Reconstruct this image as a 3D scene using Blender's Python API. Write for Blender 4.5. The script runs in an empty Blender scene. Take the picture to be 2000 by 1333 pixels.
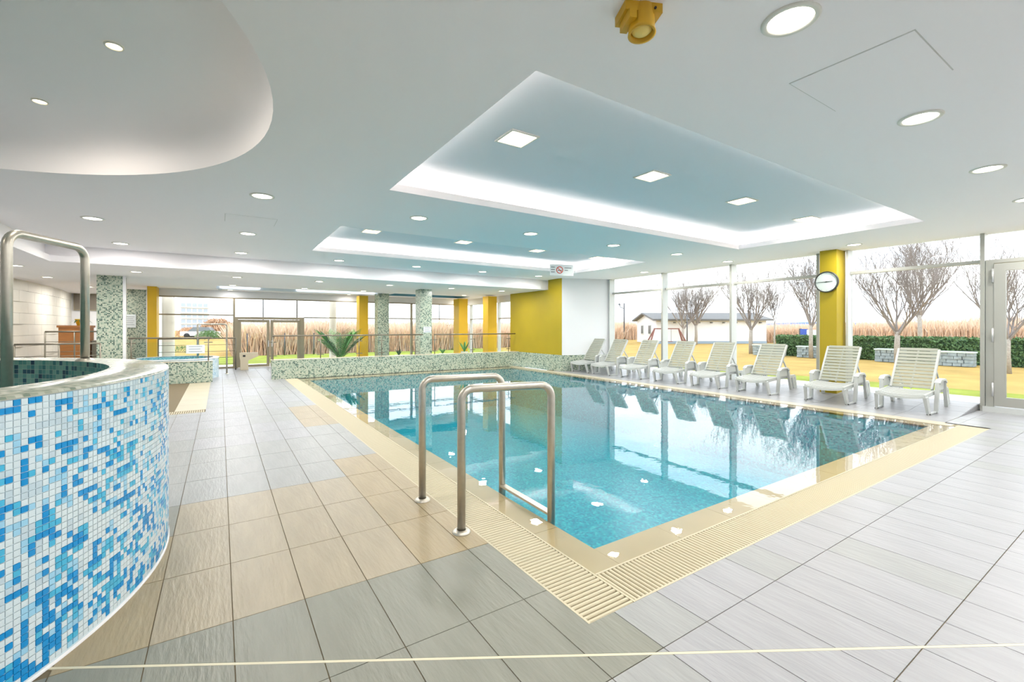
import bpy, bmesh, math, random
from mathutils import Vector, Matrix
random.seed(7)
SC = bpy.context.scene
COL = SC.collection
# ------------------------------------------------------------------ camera
TH = math.atan2(570, 874)
EYE = 1.365
cam = bpy.data.cameras.new('camera'); cam_o = bpy.data.objects.new('camera', cam); COL.objects.link(cam_o)
cam_o.location = (0, 0, EYE); cam_o.rotation_euler = (math.pi/2, 0, -TH)
cam.sensor_fit = 'HORIZONTAL'; cam.sensor_width = 36; cam.lens = 874/2000*36
cam.shift_y = -26.5/2000; cam.clip_start = .05; cam.clip_end = 5000
SC.camera = cam_o
# ------------------------------------------------------------------ view
SC.view_settings.view_transform = 'Standard'; SC.view_settings.look = 'None'
SC.view_settings.gamma = 1; SC.view_settings.use_curve_mapping = False
SC.view_settings.exposure = 0.7
SC.cycles.max_bounces = 7; SC.cycles.diffuse_bounces = 4; SC.cycles.glossy_bounces = 4
SC.cycles.transparent_max_bounces = 16; SC.cycles.transmission_bounces = 2
SC.cycles.use_adaptive_sampling = True; SC.cycles.adaptive_threshold = 0.1; SC.cycles.adaptive_min_samples = 16
SC.cycles.sample_clamp_indirect = 6; SC.cycles.caustics_reflective = True; SC.cycles.caustics_refractive = False
# light settings
SKY = 2.15          # brightness of the overcast sky
P_LAMP = 16.5       # watts, round downlights
P_SQUARE = 10.0
LED = 13.0           # emission of the cove strips
# ------------------------------------------------------------------ world
w = bpy.data.worlds.new('overcast_sky'); SC.world = w; w.use_nodes = True
nt = w.node_tree; nt.nodes.clear()
out = nt.nodes.new('ShaderNodeOutputWorld'); bg = nt.nodes.new('ShaderNodeBackground')
tc = nt.nodes.new('ShaderNodeTexCoord'); mp = nt.nodes.new('ShaderNodeMapping'); mp.inputs['Scale'].default_value = (1.2, 1.2, 5.0)
nz = nt.nodes.new('ShaderNodeTexNoise'); nz.inputs['Scale'].default_value = 3.2; nz.inputs['Detail'].default_value = 5
cr = nt.nodes.new('ShaderNodeValToRGB')
cr.color_ramp.elements[0].position = .40; cr.color_ramp.elements[0].color = (.72, .79, .91, 1)
cr.color_ramp.elements[1].position = .60; cr.color_ramp.elements[1].color = (.93, .95, .97, 1)
nt.links.new(tc.outputs['Generated'], mp.inputs['Vector']); nt.links.new(mp.outputs[0], nz.inputs['Vector'])
nt.links.new(nz.outputs['Fac'], cr.inputs['Fac']); nt.links.new(cr.outputs[0], bg.inputs['Color'])
bg.inputs['Strength'].default_value = SKY; nt.links.new(bg.outputs[0], out.inputs[0])

# ------------------------------------------------------------------ materials
def srgb(r, g, b):
    f = lambda c: (c/255/12.92) if c/255 <= .04045 else ((c/255+.055)/1.055)**2.4
    return (f(r), f(g), f(b), 1)
def N(nt, t, **k):
    n = nt.nodes.new('ShaderNode'+t)
    for a, b in k.items(): setattr(n, a, b)
    return n
def mat(name, col, rough=.5, metal=0, spec=.5, var=0, vscale=8, bump=0, bscale=40, emit=None, stretch=None, coords='Object'):
    m = bpy.data.materials.new(name); m.use_nodes = True; nt = m.node_tree; p = nt.nodes['Principled BSDF']
    c = srgb(*col); p.inputs['Base Color'].default_value = c
    p.inputs['Roughness'].default_value = rough; p.inputs['Metallic'].default_value = metal
    p.inputs['Specular IOR Level'].default_value = spec
    if var or bump:
        t = N(nt, 'TexCoord'); mp = N(nt, 'Mapping')
        if stretch: mp.inputs['Scale'].default_value = stretch
        nt.links.new(t.outputs[coords], mp.inputs[0])
    if var:
        z = N(nt, 'TexNoise'); z.inputs['Scale'].default_value = vscale; z.inputs['Detail'].default_value = 6
        nt.links.new(mp.outputs[0], z.inputs['Vector'])
        r = N(nt, 'ValToRGB'); e = r.color_ramp.elements
        e[0].position = .3; e[1].position = .7
        e[0].color = tuple(max(0, x*(1-var)) for x in c[:3])+(1,); e[1].color = tuple(min(1, x*(1+var)) for x in c[:3])+(1,)
        nt.links.new(z.outputs['Fac'], r.inputs[0]); nt.links.new(r.outputs[0], p.inputs['Base Color'])
    if bump:
        z2 = N(nt, 'TexNoise'); z2.inputs['Scale'].default_value = bscale; z2.inputs['Detail'].default_value = 4
        nt.links.new(mp.outputs[0], z2.inputs['Vector'])
        b = N(nt, 'Bump'); b.inputs['Strength'].default_value = bump; b.inputs['Distance'].default_value = .01
        nt.links.new(z2.outputs['Fac'], b.inputs['Height']); nt.links.new(b.outputs[0], p.inputs['Normal'])
    if emit:
        p.inputs['Emission Color'].default_value = srgb(*emit[0]); p.inputs['Emission Strength'].default_value = emit[1]
    return m
def mosaic(name, stops, size=.025, grout=(200, 205, 195), gw=.1, rough=.25, cluster=0):
    """stops: [(position, rgb)...]; cells in metre UVs, hashed colour per cell, recessed grout"""
    m = bpy.data.materials.new(name); m.use_nodes = True; nt = m.node_tree; p = nt.nodes['Principled BSDF']; L = nt.links.new
    uv = N(nt, 'UVMap'); sc = N(nt, 'VectorMath', operation='SCALE'); sc.inputs['Scale'].default_value = 1/size
    L(uv.outputs[0], sc.inputs[0])
    fl = N(nt, 'VectorMath', operation='FLOOR'); L(sc.outputs[0], fl.inputs[0])
    fr = N(nt, 'VectorMath', operation='FRACTION'); L(sc.outputs[0], fr.inputs[0])
    wn = N(nt, 'TexWhiteNoise', noise_dimensions='3D'); L(fl.outputs[0], wn.inputs['Vector'])
    r = N(nt, 'ValToRGB'); r.color_ramp.interpolation = 'CONSTANT'
    e = r.color_ramp.elements
    while len(e) < len(stops): e.new(.5)
    for i, (pos, c) in enumerate(stops): e[i].position = pos; e[i].color = srgb(*c)
    L(wn.outputs['Value'], r.inputs[0])
    sx = N(nt, 'SeparateXYZ'); L(fr.outputs[0], sx.inputs[0])
    mn = N(nt, 'Math', operation='MINIMUM'); L(sx.outputs[0], mn.inputs[0]); L(sx.outputs[1], mn.inputs[1])
    lt = N(nt, 'Math', operation='LESS_THAN'); L(mn.outputs[0], lt.inputs[0]); lt.inputs[1].default_value = gw
    mx = N(nt, 'Mix', data_type='RGBA'); L(lt.outputs[0], mx.inputs['Factor']); L(r.outputs[0], mx.inputs['A']); mx.inputs['B'].default_value = srgb(*grout)
    L(mx.outputs['Result'], p.inputs['Base Color'])
    p.inputs['Roughness'].default_value = rough
    return m
def see_through(name, tint, ior=1.45, rough=0.0, wave=0, gloss=(1, 1, 1)):
    m = bpy.data.materials.new(name); m.use_nodes = True; nt = m.node_tree; nt.nodes.clear(); L = nt.links.new
    o = N(nt, 'OutputMaterial'); t = N(nt, 'BsdfTransparent'); g = N(nt, 'BsdfGlossy'); lw_ = N(nt, 'LayerWeight'); mx = N(nt, 'MixShader')
    t.inputs[0].default_value = tuple(tint)+(1,); g.inputs['Roughness'].default_value = rough; g.inputs['Color'].default_value = tuple(gloss)+(1,)
    lw_.inputs['Blend'].default_value = .5
    f0 = ((ior-1)/(ior+1))**2      # Schlick reflectance, the same from either side of a thin sheet
    pw = N(nt, 'Math', operation='POWER'); pw.inputs[1].default_value = 5; f = N(nt, 'Math', operation='MULTIPLY_ADD')
    L(lw_.outputs['Facing'], pw.inputs[0]); L(pw.outputs[0], f.inputs[0]); f.inputs[1].default_value = (1-f0)*.9; f.inputs[2].default_value = f0
    if wave:
        tc = N(nt, 'TexCoord'); z = N(nt, 'TexNoise'); z.inputs['Scale'].default_value = 4.5; z.inputs['Detail'].default_value = 3
        L(tc.outputs['Object'], z.inputs['Vector']); b = N(nt, 'Bump'); b.inputs['Strength'].default_value = wave; b.inputs['Distance'].default_value = .01
        L(z.outputs['Fac'], b.inputs['Height']); L(b.outputs[0], g.inputs['Normal'])
    L(f.outputs[0], mx.inputs[0]); L(t.outputs[0], mx.inputs[1]); L(g.outputs[0], mx.inputs[2]); L(mx.outputs[0], o.inputs[0])
    return m
M = {}
M['ceil'] = mat('ceiling_paint', (249, 246, 248), .8, spec=.2)
M['cove'] = mat('cove_reflected_blue', (220, 226, 232), .8, spec=.2)  # white paint with bluish reflected light mixed into the colour
M['white'] = mat('white_wall_paint', (226, 227, 229), .7, spec=.3)
M['yellow'] = mat('yellow_wall_paint', (170, 148, 22), .55, spec=.4, var=.03, vscale=2)
M['gold'] = mat('golden_column_paint', (218, 174, 40), .5, spec=.4, var=.03, vscale=2)
M['steel'] = mat('brushed_steel', (200, 194, 182), .33, metal=.85, var=.05, vscale=30)
M['steel_dark'] = mat('dull_steel', (128, 122, 108), .4, metal=.6)
M['alu'] = mat('grey_aluminium', (168, 168, 160), .45, metal=.25)
M['alu_pale'] = mat('pale_aluminium', (205, 208, 206), .45, metal=.15)
M['bronze'] = mat('taupe_door_frame', (150, 140, 118), .45, metal=.2)
M['hinge'] = mat('bright_steel_hinge', (215, 215, 215), .3, metal=.6)
M['black'] = mat('black_plastic', (30, 30, 30), .5)
M['grout'] = mat('floor_grout', (112, 100, 76), .9)
M['gap'] = mat('hatch_gap', (206, 206, 202), .9)
M['strip'] = mat('expansion_strip', (206, 198, 172), .45)
TILE = dict(rough=.36, spec=.35, bump=.35, bscale=14, var=.07, vscale=5, stretch=(3.2, .55, 1), coords='Object')
M['tile_light'] = mat('tile_pale_grey', (154, 154, 156), **TILE)
M['tile_grey'] = mat('tile_grey', (150, 151, 149), **TILE)
M['tile_olive'] = mat('tile_olive_grey', (130, 130, 119), **TILE)
M['tile_beige'] = mat('tile_beige', (158, 146, 124), **TILE)
M['tile_sand'] = mat('tile_sand', (158, 142, 112), **TILE)
M['grate'] = mat('cream_plastic_slat', (192, 182, 154), .5)
M['gutter'] = mat('gutter_brown', (96, 76, 42), .9)  # dark brown channel under the slats
M['coping'] = mat('beige_coping_tile', (168, 146, 106), .35, var=.06, vscale=3)
M['coping_wet'] = mat('cream_edge', (190, 180, 156), .35, var=.04, vscale=3)
M['green'] = mosaic('sage_mosaic', [(0, (180, 188, 168)), (.38, (160, 174, 156)), (.60, (134, 156, 140)), (.78, (90, 116, 104)), (.9, (62, 88, 82))], .027, (180, 182, 168))
M['pool'] = mosaic('turquoise_mosaic', [(0, (0, 138, 158)), (.3, (0, 128, 150)), (.55, (0, 150, 166)), (.75, (0, 110, 138)), (.9, (44, 164, 176))], .03, (0, 144, 160), .08)
M['tubin'] = mosaic('dark_green_mosaic', [(0, (110, 160, 150)), (.45, (80, 138, 134)), (.7, (50, 110, 116)), (.82, (30, 76, 96)), (.93, (16, 52, 78))], .035, (150, 176, 166), .08)
M['rim'] = mosaic('rim_mosaic', [(0, (168, 172, 156)), (.35, (146, 154, 138)), (.6, (180, 182, 168)), (.8, (112, 126, 112))], .027, (156, 156, 140), .12)
M['tub2'] = mosaic('blue_rim_mosaic', [(0, (120, 180, 190)), (.4, (90, 160, 178)), (.7, (60, 136, 164)), (.88, (150, 200, 206))], .03, (150, 190, 196))
M['tub2o'] = mosaic('pale_blue_mosaic', [(0, (206, 224, 232)), (.6, (176, 206, 224)), (.85, (140, 186, 214))], .027, (214, 224, 228))
M['tubgrout'] = mat('white_grout', (214, 230, 238), .7)
M['mo0'] = mat('glass_tile_white', (206, 220, 226), .2); M['mo1'] = mat('glass_tile_pale_blue', (150, 200, 226), .2)
M['mo2'] = mat('glass_tile_turquoise', (70, 176, 214), .2); M['mo3'] = mat('glass_tile_blue', (10, 140, 206), .2); M['mo4'] = mat('glass_tile_grey_white', (188, 206, 216), .2)
M['water'] = see_through('pool_water', (.97, 1.0, 1.0), ior=1.5, rough=.015, wave=.09)
M['tubwater'] = see_through('tub_water', (.7, .9, .9), ior=1.33, rough=.02, wave=.1)
M['glass'] = see_through('clear_window_glass', (.97, .985, .98), ior=1.22)
M['rglass'] = see_through('clear_railing_glass', (.95, .985, .975), ior=1.25)
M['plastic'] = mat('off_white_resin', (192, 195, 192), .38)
M['plastic_b'] = mat('off_white_resin_shaded', (158, 160, 146), .4)  # same resin as the seat; backrest shading put into the colour
M['foot'] = mat('dark_rubber_foot', (50, 48, 44), .7)
M['lamp'] = mat('lamp_diffuser', (255, 250, 235), .5, emit=((255, 246, 228), 6.0))
M['lampw'] = mat('warm_lamp_diffuser', (255, 240, 210), .5, emit=((255, 226, 178), 5.0))
M['trim'] = mat('lamp_trim', (222, 222, 214), .4)
M['led'] = mat('cove_led_strip', (255, 240, 230), .5, emit=((255, 240, 230), LED))
M['ledb'] = mat('skylight_strip', (235, 245, 255), .5, emit=((232, 244, 255), 1.6))
M['siren'] = mat('mustard_plastic', (206, 160, 30), .45)
M['siren_lens'] = mat('siren_lens', (240, 214, 120), .2)
M['stone'] = mat('pale_stone_tile', (226, 222, 210), .5, var=.05, vscale=2)
M['wood'] = mat('orange_brown_wood', (172, 112, 56), .5, var=.12, vscale=3, stretch=(1, 1, 6))
M['clock'] = mat('clock_face', (214, 222, 216), .4); M['clock_rim'] = mat('clock_rim', (58, 60, 56), .4)
M['sign'] = mat('sign_plate', (214, 222, 224), .5); M['sign_ink'] = mat('sign_grey_ink', (120, 128, 134), .6); M['sign_red'] = mat('sign_red', (196, 70, 50), .5)
M['leaf'] = mat('green_leaf', (104, 164, 92), .5, var=.2, vscale=12); M['leaf2'] = mat('dark_green_leaf', (70, 110, 74), .5, var=.2, vscale=12)
M['pot'] = mat('yellow_pot', (226, 184, 30), .5); M['pot_grey'] = mat('pale_pot', (214, 220, 214), .5)
M['bark'] = mat('grey_brown_bark', (164, 156, 146), .9, var=.2, vscale=20)
M['twig'] = mat('reddish_grey_twig', (148, 140, 136), .9, var=.15, vscale=20)
M['lawn'] = mat('straw_lawn', (176, 148, 88), .95, spec=.1, var=.16, vscale=.9)
M['lawn_g'] = mat('green_lawn', (142, 152, 66), .95, spec=.1, var=.2, vscale=1.2)
M['paving'] = mat('outdoor_paving', (206, 204, 200), .8, var=.08, vscale=3)
M['hedge'] = mat('hedge_leaves', (96, 128, 80), .8, var=.4, vscale=22)
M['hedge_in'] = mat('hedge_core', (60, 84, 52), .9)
M['reed'] = mat('dry_reed', (222, 190, 162), .95, spec=.1, var=.2, vscale=6); M['reed3'] = mat('grey_reed', (206, 186, 168), .95, spec=.1); M['reed2'] = mat('pale_reed', (230, 206, 184), .95, spec=.1)
M['house'] = mat('white_render', (232, 232, 234), .8); M['roof'] = mat('slate_roof', (112, 112, 112), .8, var=.1, vscale=6)
M['winpane'] = mat('dark_house_window', (104, 112, 116), .2); M['plinth'] = mat('blue_grey_plinth', (150, 166, 182), .8)
M['gabion'] = mat('blue_grey_stone', (150, 162, 166), .85, var=.2, vscale=9, bump=.6, bscale=12); M['benchtop'] = mat('pale_bench_top', (196, 208, 206), .7)
M['hill'] = mat('haze_blue_hill', (104, 128, 168), 1, spec=0); M['lake'] = mat('lake_water', (190, 208, 224), .2)  # hill colour carries the blue of distance haze
M['swing'] = mat('red_brown_timber', (128, 84, 78), .8); M['blue'] = mat('blue_board', (40, 84, 190), .5)
M['post'] = mat('dark_post', (90, 90, 92), .6)
M['tower'] = mat('tower_render', (222, 226, 232), .8); M['towerwin'] = mat('tower_window', (170, 182, 200), .3)
M['cream'] = mat('cream_column_render', (226, 216, 200), .8)
M['bush'] = mat('brown_bush', (196, 160, 130), .95, spec=.1, var=.25, vscale=8)
M['car'] = mat('white_car_paint', (230, 232, 236), .3); M['cyan'] = mat('recess_blue', (120, 168, 190), .8)
M['shutter'] = mat('grey_brown_pane', (128, 120, 108), .4); M['beige_box'] = mat('beige_box', (190, 178, 154), .5)
M['soil'] = mat('soil', (92, 76, 60), .95)

# ------------------------------------------------------------------ mesh helpers
class MB:
    def __init__(s): s.v = []; s.f = []; s.mi = []; s.uv = {}; s.sm = []
    def face(s, idx, mi=0, uv=None, smooth=False):
        if uv: s.uv[len(s.f)] = uv
        s.f.append(tuple(idx)); s.mi.append(mi); s.sm.append(smooth)
    def add(s, pts):
        b = len(s.v); s.v += [tuple(p) for p in pts]; return b
    def quad(s, a, b, c, d, mi=0, uv=None):
        i = s.add((a, b, c, d)); s.face((i, i+1, i+2, i+3), mi, uv); return s
    def box(s, x0, x1, y0, y1, z0, z1, mi=0, skip=''):
        i = s.add([(x0,y0,z0),(x1,y0,z0),(x1,y1,z0),(x0,y1,z0),(x0,y0,z1),(x1,y0,z1),(x1,y1,z1),(x0,y1,z1)])
        for k, q in (('b',(3,2,1,0)),('t',(4,5,6,7)),('s',(0,1,5,4)),('e',(1,2,6,5)),('n',(2,3,7,6)),('w',(3,0,4,7))):
            if k not in skip: s.face([i+j for j in q], mi)
        return s
    def hexa(s, p, mi=0):
        i = s.add(p)
        for q in ((3,2,1,0),(4,5,6,7),(0,1,5,4),(1,2,6,5),(2,3,7,6),(3,0,4,7)): s.face([i+j for j in q], mi)
        return s
    def bar(s, a, b, w, h, mi=0, up=(0,0,1), w2=None, h2=None):
        a = Vector(a); b = Vector(b); d = (b-a).normalized(); u = Vector(up)
        if abs(d.dot(u)) > .98: u = Vector((1,0,0))
        r = d.cross(u).normalized(); u = r.cross(d)
        w2 = w if w2 is None else w2; h2 = h if h2 is None else h2
        p = []
        for c, ww, hh in ((a, w, h), (b, w2, h2)):
            p += [c-r*ww/2-u*hh/2, c+r*ww/2-u*hh/2, c+r*ww/2+u*hh/2, c-r*ww/2+u*hh/2]
        return s.hexa(p, mi)
    def tube(s, pts, r, n=10, mi=0, r2=None, caps=True):
        pts = [Vector(p) for p in pts]; m = len(pts); rings = []
        prev = None
        for k, p in enumerate(pts):
            t = (pts[min(k+1, m-1)]-pts[max(k-1, 0)]).normalized()
            if prev is None:
                u = t.cross(Vector((0,0,1)))
                if u.length < .05: u = t.cross(Vector((1,0,0)))
                u.normalize()
            else:
                u = prev-t*prev.dot(t); u.normalize()
            prev = u; v = t.cross(u)
            rr = r if r2 is None else r+(r2-r)*k/max(1, m-1)
            rings.append(s.add([p+(u*math.cos(a)+v*math.sin(a))*rr for a in [2*math.pi*j/n for j in range(n)]]))
        for k in range(m-1):
            for j in range(n):
                j2 = (j+1) % n
                s.face((rings[k]+j, rings[k]+j2, rings[k+1]+j2, rings[k+1]+j), mi, None, True)
        if caps:
            s.face([rings[0]+j for j in range(n)][::-1], mi); s.face([rings[-1]+j for j in range(n)], mi)
        return s
    def lathe(s, prof, n=24, mi=0, c=(0,0,0), smooth=True, a0=0, a1=2*math.pi, uvr=None):
        full = abs(a1-a0-2*math.pi) < 1e-6; cols = n if full else n+1
        base = [s.add([(c[0]+r*math.cos(a0+(a1-a0)*j/n), c[1]+r*math.sin(a0+(a1-a0)*j/n), c[2]+z) for j in range(cols)]) for r, z in prof]
        for k in range(len(prof)-1):
            for j in range(n):
                j2 = (j+1) % cols
                uv = None
                if uvr:
                    ua, ub = uvr*(a0+(a1-a0)*j/n), uvr*(a0+(a1-a0)*(j+1)/n)
                    def tv(q): 
                        l = 0
                        for i in range(q): l += math.hypot(prof[i+1][0]-prof[i][0], prof[i+1][1]-prof[i][1])
                        return l
                    va, vb = tv(k), tv(k+1)
                    uv = [(ua, va), (ub, va), (ub, vb), (ua, vb)]
                s.face((base[k]+j, base[k]+j2, base[k+1]+j2, base[k+1]+j), mi, uv, smooth)
        return s
    def disc(s, c, r, n=24, mi=0, down=False):
        i = s.add([(c[0]+r*math.cos(2*math.pi*j/n), c[1]+r*math.sin(2*math.pi*j/n), c[2]) for j in range(n)])
        ids = [i+j for j in range(n)]
        s.face(ids[::-1] if down else ids, mi); return s
    def mesh(s, name, mats):
        me = bpy.data.meshes.new(name); me.from_pydata(s.v, [], s.f)
        for m in (mats if isinstance(mats, (list, tuple)) else [mats]): me.materials.append(M[m] if isinstance(m, str) else m)
        me.polygons.foreach_set('material_index', s.mi); me.polygons.foreach_set('use_smooth', s.sm)
        uvl = me.uv_layers.new(name='UVMap').data
        for p in me.polygons:
            u = s.uv.get(p.index); n = p.normal
            ax = max(range(3), key=lambda k: abs(n[k]))
            for k, li in enumerate(p.loop_indices):
                if u: uvl[li].uv = u[k]
                else:
                    c = me.vertices[me.loops[li].vertex_index].co
                    uvl[li].uv = (c.y, c.z) if ax == 0 else ((c.x, c.z) if ax == 1 else (c.x, c.y))
        me.update(); return me
    def build(s, name, mats, parent=None, loc=None, **k):
        return obj(name, s.mesh(name, mats), parent, loc, **k)
def obj(name, me, parent=None, loc=None, label=None, cat=None, group=None, kind=None, rot=None):
    o = bpy.data.objects.new(name, me); COL.objects.link(o)
    if parent: o.parent = parent
    if loc: o.location = loc
    if rot: o.rotation_euler = rot
    return tag(o, label, cat, group, kind)
def tag(o, label=None, cat=None, group=None, kind=None):
    if label: o['label'] = label
    if cat: o['category'] = cat
    if group: o['group'] = group
    if kind: o['kind'] = kind
    return o
def thing(name, label, cat, loc=(0,0,0), rz=0, group=None, kind=None):
    o = obj(name, None, None, loc, label, cat, group, kind); o.rotation_euler = (0, 0, rz); return o
def copy_tree(o, parent=None):
    c = o.copy(); COL.objects.link(c)
    if parent: c.parent = parent
    for ch in list(o.children): copy_tree(ch, c)
    return c
ORD = ['first', 'second', 'third', 'fourth', 'fifth', 'sixth', 'seventh', 'eighth', 'ninth', 'tenth', 'eleventh', 'twelfth']
def col_dir(px):   # plan direction of a photograph column from the eye point
    a = (px-1000)/874
    return Vector((math.sin(TH)+math.cos(TH)*a, math.cos(TH)-math.sin(TH)*a))
def onX(px, X): v = col_dir(px); return v.y*X/v.x
def onY(px, Y): v = col_dir(px); return v.x*Y/v.y

# ================================================================== SETTING
C, LC = 2.9, 2.585         # main and lower ceiling heights
WX = 10.5                  # garden glazing
FY = 17.6                  # end glazing
GX0, GX1, GY0, GY1 = 1.42, 1.735, 1.53, 1.823          # overflow grates
PX0, PX1, PY0, PY1 = 1.96, 8.35, 2.065, 12.8           # water basin
# ---------- floor
def clip(poly, a, b, c):   # keep a*x+b*y+c >= 0
    r = []
    for i in range(len(poly)):
        p, q = poly[i], poly[(i+1) % len(poly)]
        dp, dq = a*p[0]+b*p[1]+c, a*q[0]+b*q[1]+c
        if dp >= 0: r.append(p)
        if (dp >= 0) != (dq >= 0):
            t = dp/(dp-dq); r.append((p[0]+(q[0]-p[0])*t, p[1]+(q[1]-p[1])*t))
    return r if len(r) > 2 else []
def area(p): return abs(sum(p[i][0]*p[(i+1) % len(p)][1]-p[(i+1) % len(p)][0]*p[i][1] for i in range(len(p))))/2
def minus(polys, x0, x1, y0, y1):
    res = []
    for p in polys:
        for hp in ((-1,0,x0), (1,0,-x1)):
            q = clip(p, *hp)
            if q: res.append(q)
        m = clip(clip(p, 1,0,-x0), -1,0,x1) if clip(p, 1,0,-x0) else []
        if m:
            for hp in ((0,-1,y0), (0,1,-y1)):
                q = clip(m, *hp)
                if q: res.append(q)
    return [q for q in res if area(q) > 2e-4]
SP = (-1.05, -.20, 8.75, 13.5)     # small left basin with its edge
floor = MB()
floor.box(-6.2, GX0-.002, -3.2, FY, -.05, -.004).box(GX0-.002, WX+.1, -3.2, GY0-.002, -.05, -.004)
floor.box(8.72, WX+.1, GY0-.002, 11.4, -.05, -.004).box(GX0-.002, 9.3, 13.2, FY, -.05, -.004).box(-6.2, -1.7, FY, 22.2, -.05, -.004)
floor = floor.build('floor', 'grout', kind='structure', label='tiled pool hall floor of long grey and beige slabs', cat='floor')
TW, TL, TX, TY = .3065, .604, .05, .64
tiles = []
kmin, kmax, lmin, lmax = -21, 35, -7, 29
def tile_mat(x, y, k, l):
    h = random.random()
    if x > 1.5 and y < 13.2: return 'tile_light' if h < .8 else 'tile_grey'
    if y < 1.25: return 'tile_grey' if x > .6 else 'tile_olive'
    if y < 2.45: return 'tile_olive'
    if y < 4.26: return ('tile_sand' if x > .9 else 'tile_beige') if x > -.2 else ('tile_sand' if h < .6 else 'tile_olive')
    if y < 6.07: return 'tile_grey' if (x < .95 or y > 5) else 'tile_sand'
    if x > .95: return 'tile_grey' if y < 6.7 else ('tile_sand' if y < 8.5 else ('tile_light' if h < .6 else 'tile_grey'))
    return 'tile_light' if h < .7 else 'tile_grey'
SA, SB, SCc = .606, 1.0, -2.165     # expansion strip: .606x + y = 2.165
for k in range(kmin, kmax):
    for l in range(lmin, lmax):
        x0, y0 = TX+k*TW, TY+l*TL
        g = .0022
        P = [[(x0+g, y0+g), (x0+TW-g, y0+g), (x0+TW-g, y0+TL-g), (x0+g, y0+TL-g)]]
        full = True
        cx, cy = x0+TW/2, y0+TL/2
        P0 = P
        P = minus(P, GX0, 8.66, GY0, 13.2) if (x0+TW > GX0 and x0 < 8.66 and y0+TL > GY0 and y0 < 13.2) else P
        if x0+TW > 8.6 and y0+TL > 1.98: P = minus(P, 8.6, 20, 1.98, 13.2)
        if x0+TW > 9.1 and y0+TL > 10.6 and y0 < 20: P = minus(P, 9.1, 20, 10.6, 30)
        if x0+TW > SP[0] and x0 < SP[1] and y0+TL > SP[2] and y0 < SP[3]: P = minus(P, *SP)
        if y0 > FY-.1 and x0 > -1.8: P = []
        if y0+TL > FY and x0+TW > -1.7: P = minus(P, -1.7, 20, FY, 40)
        if x0 < -6.1 or x0+TW > WX: P = [q for q in [clip(clip(p, 1,0,6.1) or [(0,0)]*3, -1,0,WX-.06) for p in P] if q and area(q) > 1e-4]
        if (x0+1.4)**2 > 0 and math.hypot(cx+2.36, cy-3.58) < 1.85: P = []
        a = [SA*q[0]+SB*q[1]+SCc for q in P0[0]]
        if P and min(a) < .009 and max(a) > -.009 and -.75 < cx < 6:
            P = [q for p in P for q in (clip(p, SA, SB, SCc-.009), clip(p, -SA, -SB, -SCc-.009)) if q and area(q) > 1e-4]
        full = P is P0
        if P: tiles.append((k, l, cx, cy, P, full, tile_mat(cx, cy, k, l)))
def prism(mb, poly, z0, z1, mi=0):
    n = len(poly); s = sum(poly[i][0]*poly[(i+1) % n][1]-poly[(i+1) % n][0]*poly[i][1] for i in range(n))
    if s < 0: poly = poly[::-1]
    i = mb.add([(p[0], p[1], z0) for p in poly]+[(p[0], p[1], z1) for p in poly])
    mb.face([i+n+j for j in range(n)], mi)
    for j in range(n):
        j2 = (j+1) % n; mb.face((i+j, i+j2, i+n+j2, i+n+j), mi)
def scr_area(x, y, z, a):       # rough on-screen size of a floor piece, and whether the frame shows it
    d = x*math.sin(TH)+y*math.cos(TH); r = x*math.cos(TH)-y*math.sin(TH)
    if d < .4: return 0
    u, v = r/d*874, (EYE-z)/d*874
    if abs(u) > 1060 or v > 745: return 0
    return a*abs(EYE-z)/d**3
tiles.sort(key=lambda t: -scr_area(t[2], t[3], 0, sum(area(p) for p in t[4])))
tm = {}
for m_ in ('tile_light', 'tile_grey', 'tile_olive', 'tile_beige', 'tile_sand'):
    mb = MB(); prism(mb, [(-TW/2+.0022, -TL/2+.0022), (TW/2-.0022, -TL/2+.0022), (TW/2-.0022, TL/2-.0022), (-TW/2+.0022, TL/2-.0022)], -.009, 0)
    tm[m_] = mb.mesh('tile', m_)
rest = MB(); rm = ['tile_light', 'tile_grey', 'tile_olive', 'tile_beige', 'tile_sand']
for i, (k, l, cx, cy, P, full, mt) in enumerate(tiles):
    if i < 300:
        if full: obj('tile', tm[mt], floor, (cx, cy, random.uniform(-.0004, .0004)))
        else:
            mb = MB()
            for p in P: prism(mb, [(q[0]-cx, q[1]-cy) for q in p], -.009, 0)
            mb.build('tile', mt, floor, (cx, cy, 0))
    else:
        for p in P: prism(rest, p, -.009, 0, rm.index(mt))
rest.build('tile_field', rm, floor, kind='stuff')
sd = Vector((1, -.606, 0)).normalized()
MB().bar((-.62, 2.165+.606*.62, -.005), (6.6, 2.165-.606*6.6, -.005), .013, .01).build('expansion_strip', 'strip', floor, label='pale diagonal expansion strip')
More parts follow.
